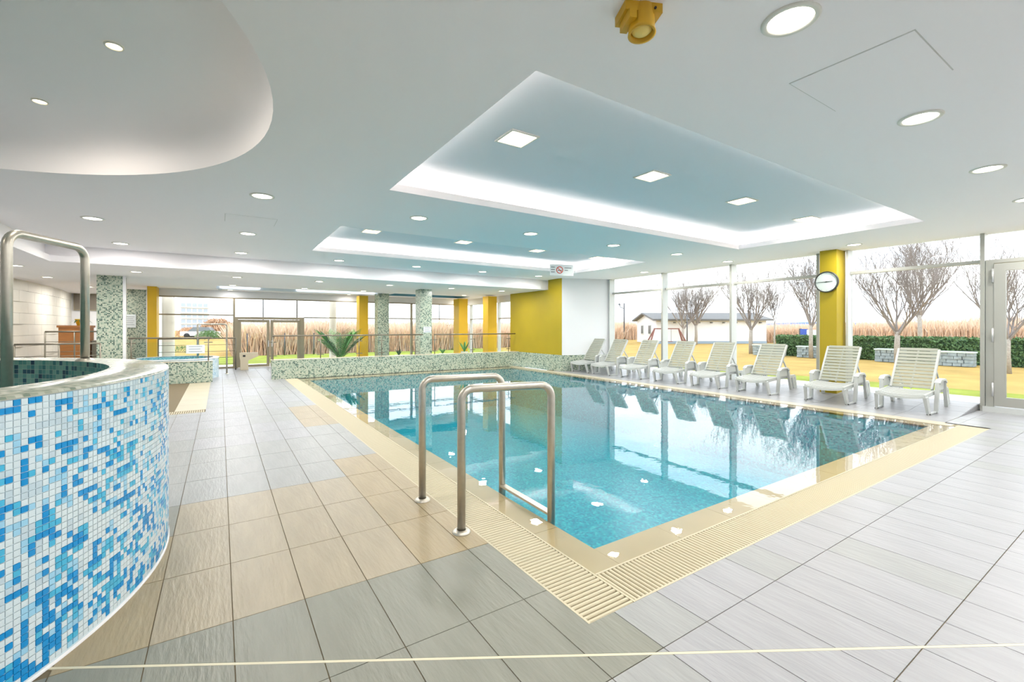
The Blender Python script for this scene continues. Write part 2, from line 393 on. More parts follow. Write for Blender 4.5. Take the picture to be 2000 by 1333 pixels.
# deck under the loungers, rising to the glass
def deck_z(x): return max(0, (x-9.43)*.095)
deck_tiles = []
dk = MB()
dk.hexa([(8.72,1.985,-.05),(9.43,1.985,-.05),(9.43,11.4,-.05),(8.72,11.4,-.05),(8.72,1.985,-.006),(9.43,1.985,-.006),(9.43,11.4,-.006),(8.72,11.4,-.006)])
dk.hexa([(9.43,1.985,-.05),(WX+.1,1.985,-.05),(WX+.1,10.9,-.05),(9.43,11.4,-.05),(9.43,1.985,-.006),(WX+.1,1.985,deck_z(WX+.1)-.006),(WX+.1,10.9,deck_z(WX+.1)-.006),(9.43,11.4,-.006)])
deck = dk.build('floor_deck', 'tile_light', kind='structure', label='pale tiled sunbathing strip under the loungers beside the glass', cat='floor')
dtm = {}
for j in range(16):
    y0 = 1.99+j*TL; y1 = min(y0+TL, 11.0)-.004
    for i, (xa, xb) in enumerate(((8.722, 9.06), (9.06, 9.43), (9.43, 9.79), (9.79, 10.15), (10.15, 10.5))):
        if y0 > 10.6 and xa > 8.9: continue
        za, zb = deck_z(xa), deck_z(xb-.004)
        MB().hexa([(xa,y0,za-.006),(xb-.004,y0,zb-.006),(xb-.004,y1,zb-.006),(xa,y1,za-.006),(xa,y0,za),(xb-.004,y0,zb),(xb-.004,y1,zb),(xa,y1,za)]).build('tile', 'tile_light', deck)

# ---------- pool basin
pb = MB(); Z = -1.25
pb.quad((PX0,PY0,Z),(PX1,PY0,Z),(PX1,PY1,Z),(PX0,PY1,Z))
for a, b in (((PX0,PY0),(PX1,PY0)),((PX1,PY0),(PX1,PY1)),((PX1,PY1),(PX0,PY1)),((PX0,PY1),(PX0,PY0))):
    pb.quad((a[0],a[1],Z),(a[0],a[1],-.03),(b[0],b[1],-.03),(b[0],b[1],Z))
pool = thing('floor_pool_basin', 'turquoise mosaic swimming pool basin sunk in the floor', 'pool', kind='structure')
pb.build('basin_lining', 'pool', pool)
# shallow ledge around, laid in pieces
def ledge(x0, x1, y0, y1, along, m='coping', n=None, z=-.022):
    Ln = (x1-x0) if along == 'x' else (y1-y0); n = n or max(1, round(Ln/.6))
    for i in range(n):
        a, b = i/n*Ln+.0015, (i+1)/n*Ln-.0015
        bx = (x0+a, x0+b, y0, y1) if along == 'x' else (x0, x1, y0+a, y0+b)
        MB().box(*bx, z-.03, z).build('coping_slab', m, pool)
ledge(GX1, PX0, GY1, PY1, 'y'); ledge(PX0, PX1, GY1, PY0, 'x')
ledge(GX1, PX1+.06, PY1, 13.2, 'x')
ledge(PX1, PX1+.12, GY1, 13.2, 'y'); 
ledge(PX1+.12, 8.722, GY1+.05, 13.2, 'y', 'coping_wet', z=.0)
ledge(8.655, 8.722, GY0, GY1+.05, 'x', 'coping_wet', n=1, z=0)
# water
wt = MB(); wt.quad((GX1+.003,GY1+.003,-.006),(PX1+.118,GY1+.003,-.006),(PX1+.118,13.195,-.006),(GX1+.003,13.195,-.006))
wt.build('pool_water', 'water', label='clear turquoise water filling the swimming pool', cat='water', kind='stuff')
# grates
def grate(name, label, horizontal, x0, x1, y0, y1, pitch, nmax):
    t = thing(name, label, 'grate', (x0, y0, 0))
    g = MB(); L, W = (x1-x0, y1-y0)
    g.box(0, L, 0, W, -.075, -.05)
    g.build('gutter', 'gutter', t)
    e = MB()
    if horizontal: e.box(0, L, 0, .012, -.05, .001).box(0, L, W-.012, W, -.05, .001)
    else: e.box(0, .012, 0, W, -.05, .001).box(L-.012, L, 0, W, -.05, .001)
    if horizontal: MB().box(0, L, 0, .012, -.05, .001).build('edge_strip', 'grate', t); MB().box(0, L, W-.012, W, -.05, .001).build('edge_strip', 'grate', t)
    else: MB().box(0, .012, 0, W, -.05, .001).build('edge_strip', 'grate', t); MB().box(L-.012, L, 0, W, -.05, .001).build('edge_strip', 'grate', t)
    hw = pitch*.34
    sl = MB()
    if horizontal:      # slats along y, repeated along x
        pf = [(-hw,-.02),(hw,-.02),(hw,-.005),(hw*.6,0),(-hw*.6,0),(-hw,-.005)]
        i0 = sl.add([(a, .013, b) for a, b in pf]); i1 = sl.add([(a, W-.013, b) for a, b in pf])
    else:
        pf = [(-hw,-.02),(hw,-.02),(hw,-.005),(hw*.6,0),(-hw*.6,0),(-hw,-.005)]
        i1 = sl.add([(.013, a, b) for a, b in pf]); i0 = sl.add([(L-.013, a, b) for a, b in pf])
    for q in range(6): sl.face((i0+q, i1+q, i1+(q+1) % 6, i0+(q+1) % 6) if not horizontal else (i0+q, i0+(q+1) % 6, i1+(q+1) % 6, i1+q))
    sl.face([i0+q for q in range(6)][::-1]); sl.face([i1+q for q in range(6)])
    me = sl.mesh('slat', 'grate'); n = int((L if horizontal else W)/pitch)
    far = MB()
    for i in range(n):
        p = (i+.5)*pitch
        if i < nmax: obj('slat', me, t, (p, 0, 0) if horizontal else (0, p, 0))
        else:
            b = len(far.v); far.v += [(v.co.x+(p if horizontal else 0), v.co.y+(0 if horizontal else p), v.co.z) for v in me.vertices]
            for f in me.polygons: far.face([b+v for v in f.vertices])
    if far.v: far.build('slat_row', 'grate', t, kind='stuff')
    return t
grate('overflow_grate', 'long cream slatted overflow grate along the walkway side of the pool', False, GX0, GX1, GY0, 13.19, .0295, 300)
grate('overflow_grate', 'cream slatted overflow grate along the near end of the pool', True, GX1+.002, 8.655, GY0, GY1, .0295, 300)
# small basin at the left
sp = thing('floor_small_basin', 'small green mosaic basin beside the walkway beyond the blue tub', 'pool', kind='structure')
q = MB(); q.box(-3.6, -.9, 8.75, 13.45, -.5, -.45); q.quad((-.9,9.05,-.45),(-.9,9.05,-.02),(-.9,13.45,-.02),(-.9,13.45,-.45)); q.build('basin_lining', 'green', sp)
for j in range(7): MB().box(-.90, -.62, 9.05+j*.629+.0015, 9.05+(j+1)*.629-.0015, -.05, -.015).build('coping_slab', 'coping', sp)
for j in range(7): MB().box(-.62, -.2, 9.05+j*.629+.0015, 9.05+(j+1)*.629-.0015, -.05, -.001).build('coping_slab', 'coping_wet', sp)
MB().quad((-3.6,9.0,-.008),(-.62,9.0,-.008),(-.62,13.45,-.008),(-3.6,13.45,-.008)).build('basin_water', 'water', label='shallow green water of the small basin past the blue tub', cat='water', kind='stuff')
grate('overflow_grate', 'short slatted grate at the near edge of the small left basin', True, -1.04, -.2, 8.76, 9.03, .0295, 60)

# ---------- ceiling
def flat_with_holes(name, outer, holes, z, m):
    bm = bmesh.new(); ed = []
    for loop in [outer]+holes:
        vs = [bm.verts.new((x, y, z)) for x, y in loop]
        ed += [bm.edges.new((vs[i], vs[(i+1) % len(vs)])) for i in range(len(vs))]
    bmesh.ops.triangle_fill(bm, use_beauty=True, use_dissolve=False, edges=ed, normal=(0, 0, -1))
    for f in bm.faces:
        if f.normal.z > 0: f.normal_flip()
    me = bpy.data.meshes.new(name); bm.to_mesh(me); bm.free(); me.materials.append(M[m]); me.uv_layers.new(name='UVMap'); return me
COVE1 = (1.58, 8.54, 2.16, 4.93); COVE2 = (1.53, 8.42, 7.08, 9.66)
DOME = (-2.3, 3.75, 2.62)
rect = lambda c: [(c[0],c[2]),(c[1],c[2]),(c[1],c[3]),(c[0],c[3])]
dome_loop = [(DOME[0]+DOME[2]*math.cos(2*math.pi*j/96), DOME[1]+DOME[2]*math.sin(2*math.pi*j/96)) for j in range(96)]
ceiling = obj('ceiling', flat_with_holes('ceiling', [(-6.2,-3.2),(WX+.15,-3.2),(WX+.15,11.6),(-2.7,11.6),(-2.7,7.6),(-6.2,7.6)], [rect(COVE1), rect(COVE2), dome_loop], C, 'ceil'), kind='structure', label='white suspended ceiling with two lit coves and a round recess', cat='ceiling')
def cove(c, top=.26, out=.22, lip=.085):
    x0, x1, y0, y1 = c
    m = MB(); zl, zt = C+lip, C+top
    th = .025; zb = C+.03
    m.box(x0-th, x1+th, y0-th, y0, C+.001, zl).box(x0-th, x1+th, y1, y1+th, C+.001, zl).box(x0-th, x0, y0, y1, C+.001, zl).box(x1, x1+th, y0, y1, C+.001, zl)
    m.build('cove_lip', 'ceil', ceiling)
    m = MB(); X0, X1, Y0, Y1 = x0-out, x1+out, y0-out, y1+out; zb = C+.03
    th = .025
    # trough floor, lip back, outer wall
    m.box(X0, X1, Y0, y0-th, zb-.01, zb).box(X0, X1, y1+th, Y1, zb-.01, zb).box(X0, x0-th, y0, y1, zb-.01, zb).box(x1+th, X1, y0, y1, zb-.01, zb)
    m.box(X0-.02, X1+.02, Y0-.02, Y0, zb-.01, zt).box(X0-.02, X1+.02, Y1, Y1+.02, zb-.01, zt).box(X0-.02, X0, Y0, Y1, zb-.01, zt).box(X1, X1+.02, Y0, Y1, zb-.01, zt)
    m.build('cove_trough', 'ceil', ceiling)
    MB().quad((X0,Y0,zt),(X0,Y1,zt),(X1,Y1,zt),(X1,Y0,zt)).build('cove_top', 'cove', ceiling, label='white recessed top of the ceiling cove, tinted with blue reflections')
    o_ = .11
    for bx in ((x0-o_,x1+o_,y0-o_-.02,y0-o_),(x0-o_,x1+o_,y1+o_,y1+o_+.02),(x0-o_-.02,x0-o_,y0-o_,y1+o_),(x1+o_,x1+o_+.02,y0-o_,y1+o_)):
        MB().box(*bx, zb+.001, zb+.022).build('led_strip', 'led', ceiling)
cove(COVE1); cove(COVE2)
# round recess over the tub
dm = MB()
pr = [(DOME[2], 0), (DOME[2], .16), (DOME[2]-.02, .22), (DOME[2]-.07, .28), (DOME[2]-.16, .325), (DOME[2]-.32, .355), (DOME[2]-.6, .37), (.01, .375)]
dm.lathe(pr, 96, c=(DOME[0], DOME[1], C)); dm.f = [f[::-1] for f in dm.f]
dm.build('round_recess', 'ceil', ceiling)
# lower ceiling past the pool with its projecting lip
BR1 = (-.1, 4.9, 15.75, 16.95); BR2 = (5.25, 8.3, 15.75, 16.95)
low = obj('ceiling_lower', flat_with_holes('ceiling_lower', [(-6.2,7.6),(-2.75,7.6),(-2.75,11.55),(9.4,11.55),(9.4,FY),(-1.7,FY),(-1.7,22.2),(-6.2,22.2)], [rect(BR1), rect(BR2)], LC, 'ceil'), kind='structure', label='lower white ceiling beyond the pool end wall', cat='ceiling')
m = MB(); m.quad((-2.7,11.6,LC),(9.2,11.6,LC),(9.2,11.6,C),(-2.7,11.6,C)); m.quad((-2.7,7.6,LC),(-2.7,11.6,LC),(-2.7,11.6,C),(-2.7,7.6,C)); m.build('fascia', 'ceil', low)
m = MB(); m.box(-2.75, 8.62, 11.5, 11.6, LC-.0005, LC+.115).box(-2.75, -2.62, 7.6, 11.5, LC-.0005, LC+.115); m.build('fascia_lip', 'ceil', low)
for c, tp in ((BR1, 'ceil'), (BR2, 'cyan')):
    m = MB(); x0, x1, y0, y1 = c
    for a, b in (((x0,y0),(x1,y0)),((x1,y0),(x1,y1)),((x1,y1),(x0,y1)),((x0,y1),(x0,y0))): m.quad((a[0],a[1],LC),(b[0],b[1],LC),(b[0],b[1],LC+.2),(a[0],a[1],LC+.2))
    m.build('recess_side', 'cyan' if tp == 'cyan' else 'ceil', low); MB().quad((x0,y0,LC+.2),(x0,y1,LC+.2),(x1,y1,LC+.2),(x1,y0,LC+.2)).build('recess_top', 'cyan', low)
MB().box(BR1[0]+.1, BR1[0]+1.2, BR1[3]-.04, BR1[3]-.01, LC+.05, LC+.16).build('light_strip', 'ledb', low)
MB().box(BR1[0]+2.3, BR1[1]-.05, BR1[3]-.04, BR1[3]-.01, LC+.05, LC+.16).build('light_strip', 'ledb', low)
# ceiling access panels: shallow grooves
def panel(x0, x1, y0, y1):
    p = thing('access_panel', 'faint square access panel flush in the ceiling near the first downlight' if x0 > 2 else 'faint access panel in the ceiling above the walkway', 'hatch', (0,0,0))
    MB().box(x0, x1, y0, y1, C-.004, C).build('panel', 'ceil', p)
    MB().box(x0-.006, x1+.006, y0-.006, y1+.006, C-.0015, C+.001).build('gap', 'gap', p)
panel(3.0, 3.65, .80, 1.4); panel(.06, .68, 7.15, 7.66)

# ---------- walls
m = MB(); m.box(-6.3, WX+.2, -3.35, -3.2, 0, C); m.build('wall_back', 'white', kind='structure', label='white wall behind the viewpoint', cat='wall')
wl = thing('wall_left', 'pale stone tiled wall behind the reception desk at far left', 'wall', kind='structure')
cv = [(-6.25, -3.2), (-6.25, 9.0), (-5.4, 11.8), (-4.6, 14.2), (-4.25, 16.5), (-4.25, 19.0), (-4.45, 22.0)]
b = MB()
for a, c_ in zip(cv[:-1], cv[1:]): b.quad((a[0]-.14,a[1],0),(c_[0]-.14,c_[1],0),(c_[0]-.14,c_[1],C),(a[0]-.14,a[1],C))
b.build('backing', 'grout', wl)
def pt_on(s):
    for a, c_ in zip(cv[2:-1], cv[3:]):
        L = math.hypot(c_[0]-a[0], c_[1]-a[1])
        if s <= L: return (a[0]+(c_[0]-a[0])*s/L, a[1]+(c_[1]-a[1])*s/L)
        s -= L
    return cv[-1]
for r in range(9):
    for k in range(-1, 11):
        s0, s1 = k*1.05+(.5 if r % 2 else 0), k*1.05+1.042+(.5 if r % 2 else 0)
        s0, s1 = max(0, s0), max(0, s1); p, q_ = pt_on(s0), pt_on(s1)
        if math.hypot(p[0]-q_[0], p[1]-q_[1]) < .05: continue
        z0, z1 = r*.29, min(r*.29+.284, LC)
        MB().hexa([(p[0]-.02,p[1],z0),(p[0],p[1],z0),(q_[0],q_[1],z0),(q_[0]-.02,q_[1],z0),(p[0]-.02,p[1],z1),(p[0],p[1],z1),(q_[0],q_[1],z1),(q_[0]-.02,q_[1],z1)]).build('stone_panel', 'stone', wl)
b = MB()
for a, c_ in zip(cv[:2], cv[1:3]): b.quad((a[0],a[1],0),(c_[0],c_[1],0),(c_[0],c_[1],C),(a[0],a[1],C))
b.build('plain_wall', 'white', wl)
wf = thing('wall_far', 'white wall with a band of brownish windows behind the desk', 'wall', kind='structure')
MB().box(-6.2, -1.7, 22.0, 22.15, 0, LC).build('wall_face', 'white', wf)
MB().box(-1.85, -1.7, FY, 22.0, 0, LC).build('return_wall', 'white', wf)
for i in range(4):
    x = -4.38+i*.40
    fr = MB().box(x, x+.39, 21.93, 22.0, 1.98, 2.58).build('window_frame', 'bronze', wf)
    MB().box(x+.03, x+.36, 21.915, 21.93, 2.01, 2.55).build('pane', 'shutter', fr)
# yellow side wall and white angled wall
YX = 8.9
wy = thing('wall_right_yellow', 'bright yellow wall at the far end of the pool', 'wall', kind='structure')
m = MB(); m.box(YX-.006, YX+.25, 10.805, 13.75, .5, LC); m.box(YX-.006, YX+.25, 10.805, 11.49, LC, C); m.build('yellow_face', 'yellow', wy)
MB().box(YX-.012, YX+.25, 10.81, 13.75, -.02, .5).build('mosaic_band', 'green', wy)
ww = thing('wall_right_white', 'white wall with mosaic skirting between yellow wall and garden windows', 'wall', kind='structure')
A, B = (YX, 10.80), (WX+.05, 10.32)
def slab(a, b, t, z0, z1):
    return MB().hexa([(a[0],a[1],z0),(b[0],b[1],z0),(b[0],b[1]+t,z0),(a[0],a[1]+t,z0),(a[0],a[1],z1),(b[0],b[1],z1),(b[0],b[1]+t,z1),(a[0],a[1]+t,z1)])
slab(A, B, .3, .5, C).build('white_face', 'white', ww); slab((A[0],A[1]-.012), (B[0],B[1]-.012), .3, -.02, .5).build('mosaic_band', 'green', ww)
# low mosaic walls
wlow = thing('wall_pool_end', 'long low sage mosaic wall at the far end of the pool', 'wall', kind='structure')
MB().box(1.13, YX+.02, 13.2, 13.45, -.3, .5).build('mosaic_body', 'green', wlow)
MB().box(1.12, YX+.02, 13.2, 13.5, .5, .512).build('coping', 'coping_wet', wlow)
wl2 = thing('wall_small_basin_end', 'short low sage mosaic wall in front of the round tub', 'wall', kind='structure')
MB().box(-3.6, -.16, 13.5, 13.75, -.3, .52).build('mosaic_body', 'green', wl2)
MB().box(-3.6, -.155, 13.49, 13.76, .52, .53).build('coping', 'coping_wet', wl2)

# ---------- garden glazing
def hbar(y0, y1, z, h=.055, d=(.03, .14), m='alu'): return (WX+d[0], WX+d[1], y0, y1, z-h/2, z+h/2)
TRZ = 2.45
bays = [(8.27, 10.26), (6.25, 8.22), (4.35, 6.2), (1.95, 3.79), (-1.3, .55), (-3.2, -1.35)]
blabel = ['tall garden window beside the white wall, behind the farthest loungers', 'tall garden window showing the white house, second from the white wall', 'tall garden window left of the yellow clock column', 'tall garden window between the yellow clock column and the glass door', 'garden window right of the glass door', 'garden window at the hall corner behind the viewpoint']
for i, (y0, y1) in enumerate(bays):
    t = thing('window_%d' % (i+1), blabel[i], 'window', kind='structure')
    MB().box(WX+.085, WX+.097, y0, y1, .09, TRZ-.027).build('pane', 'glass', t); MB().box(WX+.085, WX+.097, y0, y1, TRZ+.027, C).build('pane', 'glass', t)
    MB().box(*hbar(y0, y1, TRZ)).build('transom', 'alu', t); MB().box(WX+.03, WX+.14, y0, y1, .03, .09).build('sill', 'alu', t)
    MB().box(WX-.08, WX+.14, y0-.052, y0, 0, C).build('mullion', 'alu_pale', t)
    if i in (0, 3): MB().box(WX-.08, WX+.14, y1, y1+.04, 0, C).build('mullion', 'alu_pale', t)
    MB().box(WX-.088, WX-.08, y0-.052, y0, 0, C).build('mullion_shaded_face', 'alu', t)  # same metal as the mullion; inner face coloured darker as its shaded side
# glass door
d1 = thing('door_1', 'grey framed glass garden door at the right edge', 'door', kind='structure')
DY0, DY1 = .62, 1.86
f = MB(); f.box(WX-.06, WX+.1, DY1-.06, DY1+.03, .07, 2.46).box(WX-.06, WX+.1, DY0-.08, DY0, .07, 2.46).box(WX-.06, WX+.1, DY0, DY1-.06, 2.40, 2.46); f.build('door_frame', 'alu', d1)
MB().box(WX-.1, WX+.14, DY0-.1, DY1+.06, 0, .085).build('sill', 'alu_pale', d1)
lf = MB(); Y0, Y1 = DY0+.01, DY1-.065; zb, zt = .10, 2.39
lf.box(WX-.075, WX-.01, Y1-.13, Y1, zb, zt).box(WX-.075, WX-.01, Y0, Y0+.13, zb, zt).box(WX-.075, WX-.01, Y0+.13, Y1-.13, zb, zb+.15).box(WX-.075, WX-.01, Y0+.13, Y1-.13, zt-.12, zt)
leaf = lf.build('door_leaf', 'alu', d1)
MB().box(WX-.05, WX-.04, Y0+.13, Y1-.13, zb+.15, zt-.12).build('pane', 'glass', leaf)
for z in (2.2, 1.24, .365):
    MB().tube([(WX-.085, Y1+.012, z-.11), (WX-.085, Y1+.012, z+.11)], .013, 8).build('hinge', 'hinge', leaf)
MB().bar((WX-.12, Y0+.06, 1.15), (WX-.12, Y0+.06, .95), .02, .02).build('handle', 'hinge', leaf)
MB().box(WX+.085, WX+.097, DY0-.1, DY1, 2.47, C).build('fanlight_pane', 'glass', d1)
# end glazing
HZ = 2.34
wh = thing('trim_1', 'white beam above the end windows', 'beam', kind='structure')
MB().box(-1.7, 9.4, FY, FY+.2, HZ, LC).build('beam_face', 'white', wh); MB().box(9.1, 9.3, 13.75, FY, HZ, LC).build('beam_face', 'white', wh)
MB().box(-1.62, 9.1, FY-.03, FY, HZ-.02, HZ+.02).build('head_bar', 'bronze', wh)
spans = [(-1.60, .36, 'broad end window left of the taupe double door', 1.775), (2.53, 4.40, 'end window right of the double door, behind the palm', 1.72), (4.80, 6.54, 'end window behind the mosaic columns', 1.72), (6.60, 8.60, 'end window beside the golden corner column', 1.72)]
for i, (x0, x1, lb, tz) in enumerate(spans):
    t = thing('window_%d' % (i+7), lb, 'window', kind='structure')
    MB().box(x0, x1, FY+.04, FY+.05, .06, tz-.02).build('pane', 'glass', t); MB().box(x0, x1, FY+.04, FY+.05, tz+.02, HZ-.02).build('pane', 'glass', t)
    MB().box(x0, x1, FY+.0, FY+.08, tz-.02, tz+.02).build('transom', 'bronze', t); MB().box(x0, x1, FY, FY+.08, 0, .06).build('sill', 'bronze', t)
    MB().box(x1, x1+.06, FY-.03, FY+.1, 0, HZ).build('mullion', 'bronze', t)
for i, (y0, y1, lb) in enumerate([(15.9, 17.35, 'side window between the two golden columns'), (13.8, 15.0, 'side window next to the yellow wall')]):
    t = thing('window_%d' % (i+11), lb, 'window', kind='structure')
    MB().box(9.2, 9.21, y0, y1, .06, 1.70).build('pane', 'glass', t); MB().box(9.2, 9.21, y0, y1, 1.74, HZ).build('pane', 'glass', t)
    MB().box(9.16, 9.24, y0, y1, 1.70, 1.74).build('transom', 'bronze', t); MB().box(9.16, 9.24, y0, y1, 0, .06).build('sill', 'bronze', t); MB().box(9.14, 9.26, y1, y1+.06, 0, HZ).build('mullion', 'alu_pale', t)
d2 = thing('door_2', 'taupe framed double glass door at the end of the walkway', 'door', kind='structure')
f = MB(); f.box(.40, .50, FY-.06, FY+.1, 0, 1.72).box(2.40, 2.53, FY-.06, FY+.1, 0, 1.72).box(.5, 2.40, FY-.06, FY+.1, 1.64, 1.72); f.build('door_frame', 'bronze', d2)
for x0, x1 in ((.5, 1.44), (1.46, 2.40)):
    l_ = MB().box(x0, x0+.09, FY-.03, FY+.03, .02, 1.63).box(x1-.09, x1, FY-.03, FY+.03, .02, 1.63).box(x0+.09, x1-.09, FY-.03, FY+.03, 1.54, 1.63).box(x0+.09, x1-.09, FY-.03, FY+.03, .02, .10).build('door_leaf', 'bronze', d2)
    MB().box(x0+.09, x1-.09, FY-.005, FY+.005, .10, 1.54).build('pane', 'glass', l_)
    hx = x1-.045 if x0 < 1 else x0+.045
    MB().bar((hx, FY-.07, .7), (hx, FY-.07, .92), .025, .025).build('handle', 'hinge', l_)
MB().box(.45, 2.5, FY+.04, FY+.05, 1.72, HZ-.02).build('fanlight_pane', 'glass', d2)

# ================================================================== COLUMNS
def column(label, x0, x1, y0, y1, z1, m, strip=False):
    t = thing('mosaic_column' if m == 'green' else 'yellow_column', label, 'column', ((x0+x1)/2, (y0+y1)/2, 0))
    a, b_ = (x1-x0)/2, (y1-y0)/2
    MB().box(-a, a, -b_, b_, 0, z1).build('shaft', m, t)
    if strip:
        MB().box(a-.005, a+.05, -b_-.006, -b_+.02, 0, z1).build('corner_strip', 'white', t)
    return t
column('sage mosaic column nearest the blue tub, with white corner strip', -2.40, -1.93, 13.95, 14.4, LC, 'green', True)
column('sage mosaic column behind the left column, with a small notice', -2.48, -2.0, 18.6, 19.0, LC, 'green', True)
column('narrow sage mosaic column, left of the two over the pool end', 4.72, 5.12, 16.0, 16.4, LC, 'green')
column('broad sage mosaic column with a white notice at the pool end', 5.33, 5.72, 13.5, 13.92, LC, 'green')
column('yellow column at the left end of the end glazing', -1.80, -1.58, 16.9, 17.5, LC-.005, 'gold')
column('golden yellow column behind the glass railing, beside the palm', 4.30, 4.62, 16.9, 17.3, HZ+.2, 'gold')
column('golden yellow column at the glazing corner', 8.15, 8.55, 16.45, 16.95, HZ+.2, 'gold')
column('golden yellow column next to the yellow wall', 8.42, 8.80, 14.55, 14.95, HZ+.2, 'gold')
column('yellow clock column standing at the garden windows', 10.12, 10.52, 3.87, 4.165, C, 'yellow')

# ================================================================== LIGHTS
def lamp_mesh():
    a = MB(); a.lathe([(.13, .0), (.13, -.006), (.122, -.011), (.104, -.010), (.100, -.002)], 28); a.f = [f[::-1] for f in a.f]
    b = MB(); b.disc((0, 0, -.004), .102, 28, down=True)
    return a.mesh('trim_ring', 'trim'), b.mesh('diffuser', 'lamp'), b.mesh('diffuser', 'lampw')
RING, DIFF, DIFFW = lamp_mesh()
def area_light(parent, r, power, z, col=(1, .95, .87), shape='DISK'):
    l = bpy.data.lights.new('lamp_light', 'AREA'); l.shape = shape; l.size = r; l.energy = power; l.color = col
    o = bpy.data.objects.new('lamp_light', l); COL.objects.link(o); o.parent = parent; o.location = (0, 0, z); return o
def downlight(x, y, z, label, group, s=1.0, p=1.0, warm=False):
    t = thing('downlight', label, 'ceiling light', (x, y, z), group=group)
    a = obj('trim_ring', RING, t); d = obj('diffuser', DIFFW if warm else DIFF, t)
    a.scale = d.scale = (s, s, 1)
    area_light(t, .19*s, P_LAMP*p, -.014, (1, .90, .78) if warm else (1, .975, .945))
    return t
G = 'round ceiling downlights'
def row(xs, y, z, where, **k):
    for i, x in enumerate(xs):
        downlight(x, y, z, 'round white downlight, %s from the left %s' % (ORD[i], where), G, **k)
row([2.38, 4.29, 6.21, 8.09, 9.9], 1.11, C, 'in the row right of the nearer cove')
row([.41, 2.33, 4.25, 6.15, 8.0, 9.86], 5.96, C, 'in the row between the two coves')
row([-1.5, .38], 8.48, C, 'of the pair between round recess and farther cove')
row([9.83, 9.83], 3.48, C, 'by the clock column') if False else downlight(9.83, 3.48, C, 'round white downlight just in front of the yellow clock column', G)
downlight(9.83, 8.37, C, 'round white downlight near the glass, right of the farther cove', G)
row([-1.52, .36, 2.28, 4.14, 6.04, 7.95, 9.87], 10.74, C, 'in the row just before the ceiling step')
row([-3.36, -1.54, .34, 2.2, 4.08, 6.03, 7.88], 12.7, LC, 'in the first row on the lower ceiling', s=.9)
row([-3.5, .3, 2.2, 4.0, 7.75], 15.2, LC, 'in the second row on the lower ceiling', s=.9)
row([-3.5, -3.45], 17.4, LC, 'above the reception desk', s=.9) if False else downlight(-3.3, 18.2, LC, 'round white downlight above the reception desk', G, s=.9, p=1.6)
downlight(-3.4, 20.6, LC, 'round white downlight near the brownish windows at far left', G, s=.9, p=1.6)
downlight(-3.55, 10.2, LC, 'round white downlight on the lower ceiling beyond the tub rail', G, s=.9)
row([.27, 4.0, 8.6], 17.22, LC, 'in the row by the end windows', s=.8, p=.2)
for i, (x, y) in enumerate(((-.60, 4.0), (-1.27, 5.32), (-2.9, 2.6))):
    downlight(x, y, C+.37, ['small warm spotlight in the round recess, nearer the pool', 'small warm spotlight in the round recess, farther from the pool', 'small warm spotlight in the round recess above the tub centre'][i], G, s=.42, p=.5, warm=True)
row([-3.4, -1.5, .4, 2.4, 4.3, 6.2, 8.1, 9.9], -1.3, C, 'in the unseen row added behind the viewpoint for brightness')  # extra lamps out of view, added to brighten the hall
downlight(.41, 1.11, C, 'unseen round white downlight added straight above the viewpoint for light', G)  # also out of view, added for more light
def square_light(x, y, z, label):
    t = thing('square_light', label, 'ceiling light', (x, y, z), group='square cove lights')
    s = .135
    f = MB(); f.box(-s-.02, s+.02, -s-.02, -s, -.012, 0).box(-s-.02, s+.02, s, s+.02, -.012, 0).box(-s-.02, -s, -s, s, -.012, 0).box(s, s+.02, -s, s, -.012, 0); f.build('frame', 'trim', t)
    f = MB(); f.quad((-s,-s,-.003),(-s,s,-.003),(s,s,-.003),(s,-s,-.003)); f.build('diffuser', 'lampw', t)
    area_light(t, .24, P_SQUARE, -.016, (1, .95, .86), 'SQUARE')
for j, (c, yy, nm) in enumerate(((COVE1, 3.53, 'nearer'), (COVE2, 8.42, 'farther'))):
    for i, x in enumerate((2.36, 4.28, 6.19, 8.1)): square_light(x, yy, C+.26, 'square warm ceiling light, %s from the left in the %s cove' % (ORD[i], nm))
# smoke detector
sdv = MB().lathe([(.05, 0), (.05, -.03), (.03, -.05), (.001, -.052)], 20); sdv.f = [f[::-1] for f in sdv.f]
sdv.build('smoke_detector', 'white', None, (.0, 16.9, LC), label='small white smoke detector on the lower ceiling near the double door', cat='detector')
# yellow beacon on the ceiling
t = thing('alarm_beacon', 'mustard yellow alarm beacon hanging from the ceiling at the top edge', 'beacon', (1.70, 1.47, C), -TH+.15)
MB().box(-.10, .085, -.055, .075, -.045, 0).build('bracket', 'siren', t)
MB().box(-.085, -.05, -.07, .05, -.09, -.045).build('clip', 'siren', t)
cy = MB().lathe([(.0, .12), (.058, .12), (.062, .1), (.062, -.01), (.066, -.03), (.054, -.03), (.05, 0)], 28)
cyo = cy.build('housing', 'siren', t, (0, -.01, -.098)); cyo.rotation_euler = (math.radians(-6), 0, 0)
ln = MB().lathe([(.052, 0), (.046, -.018), (.028, -.03), (.001, -.034)], 24); ln.build('lens', 'siren_lens', cyo, (0, 0, .004))
MB().tube([(.045, -.06, -.03), (.045, -.066, -.03)], .006, 8).build('screw', 'black', t)

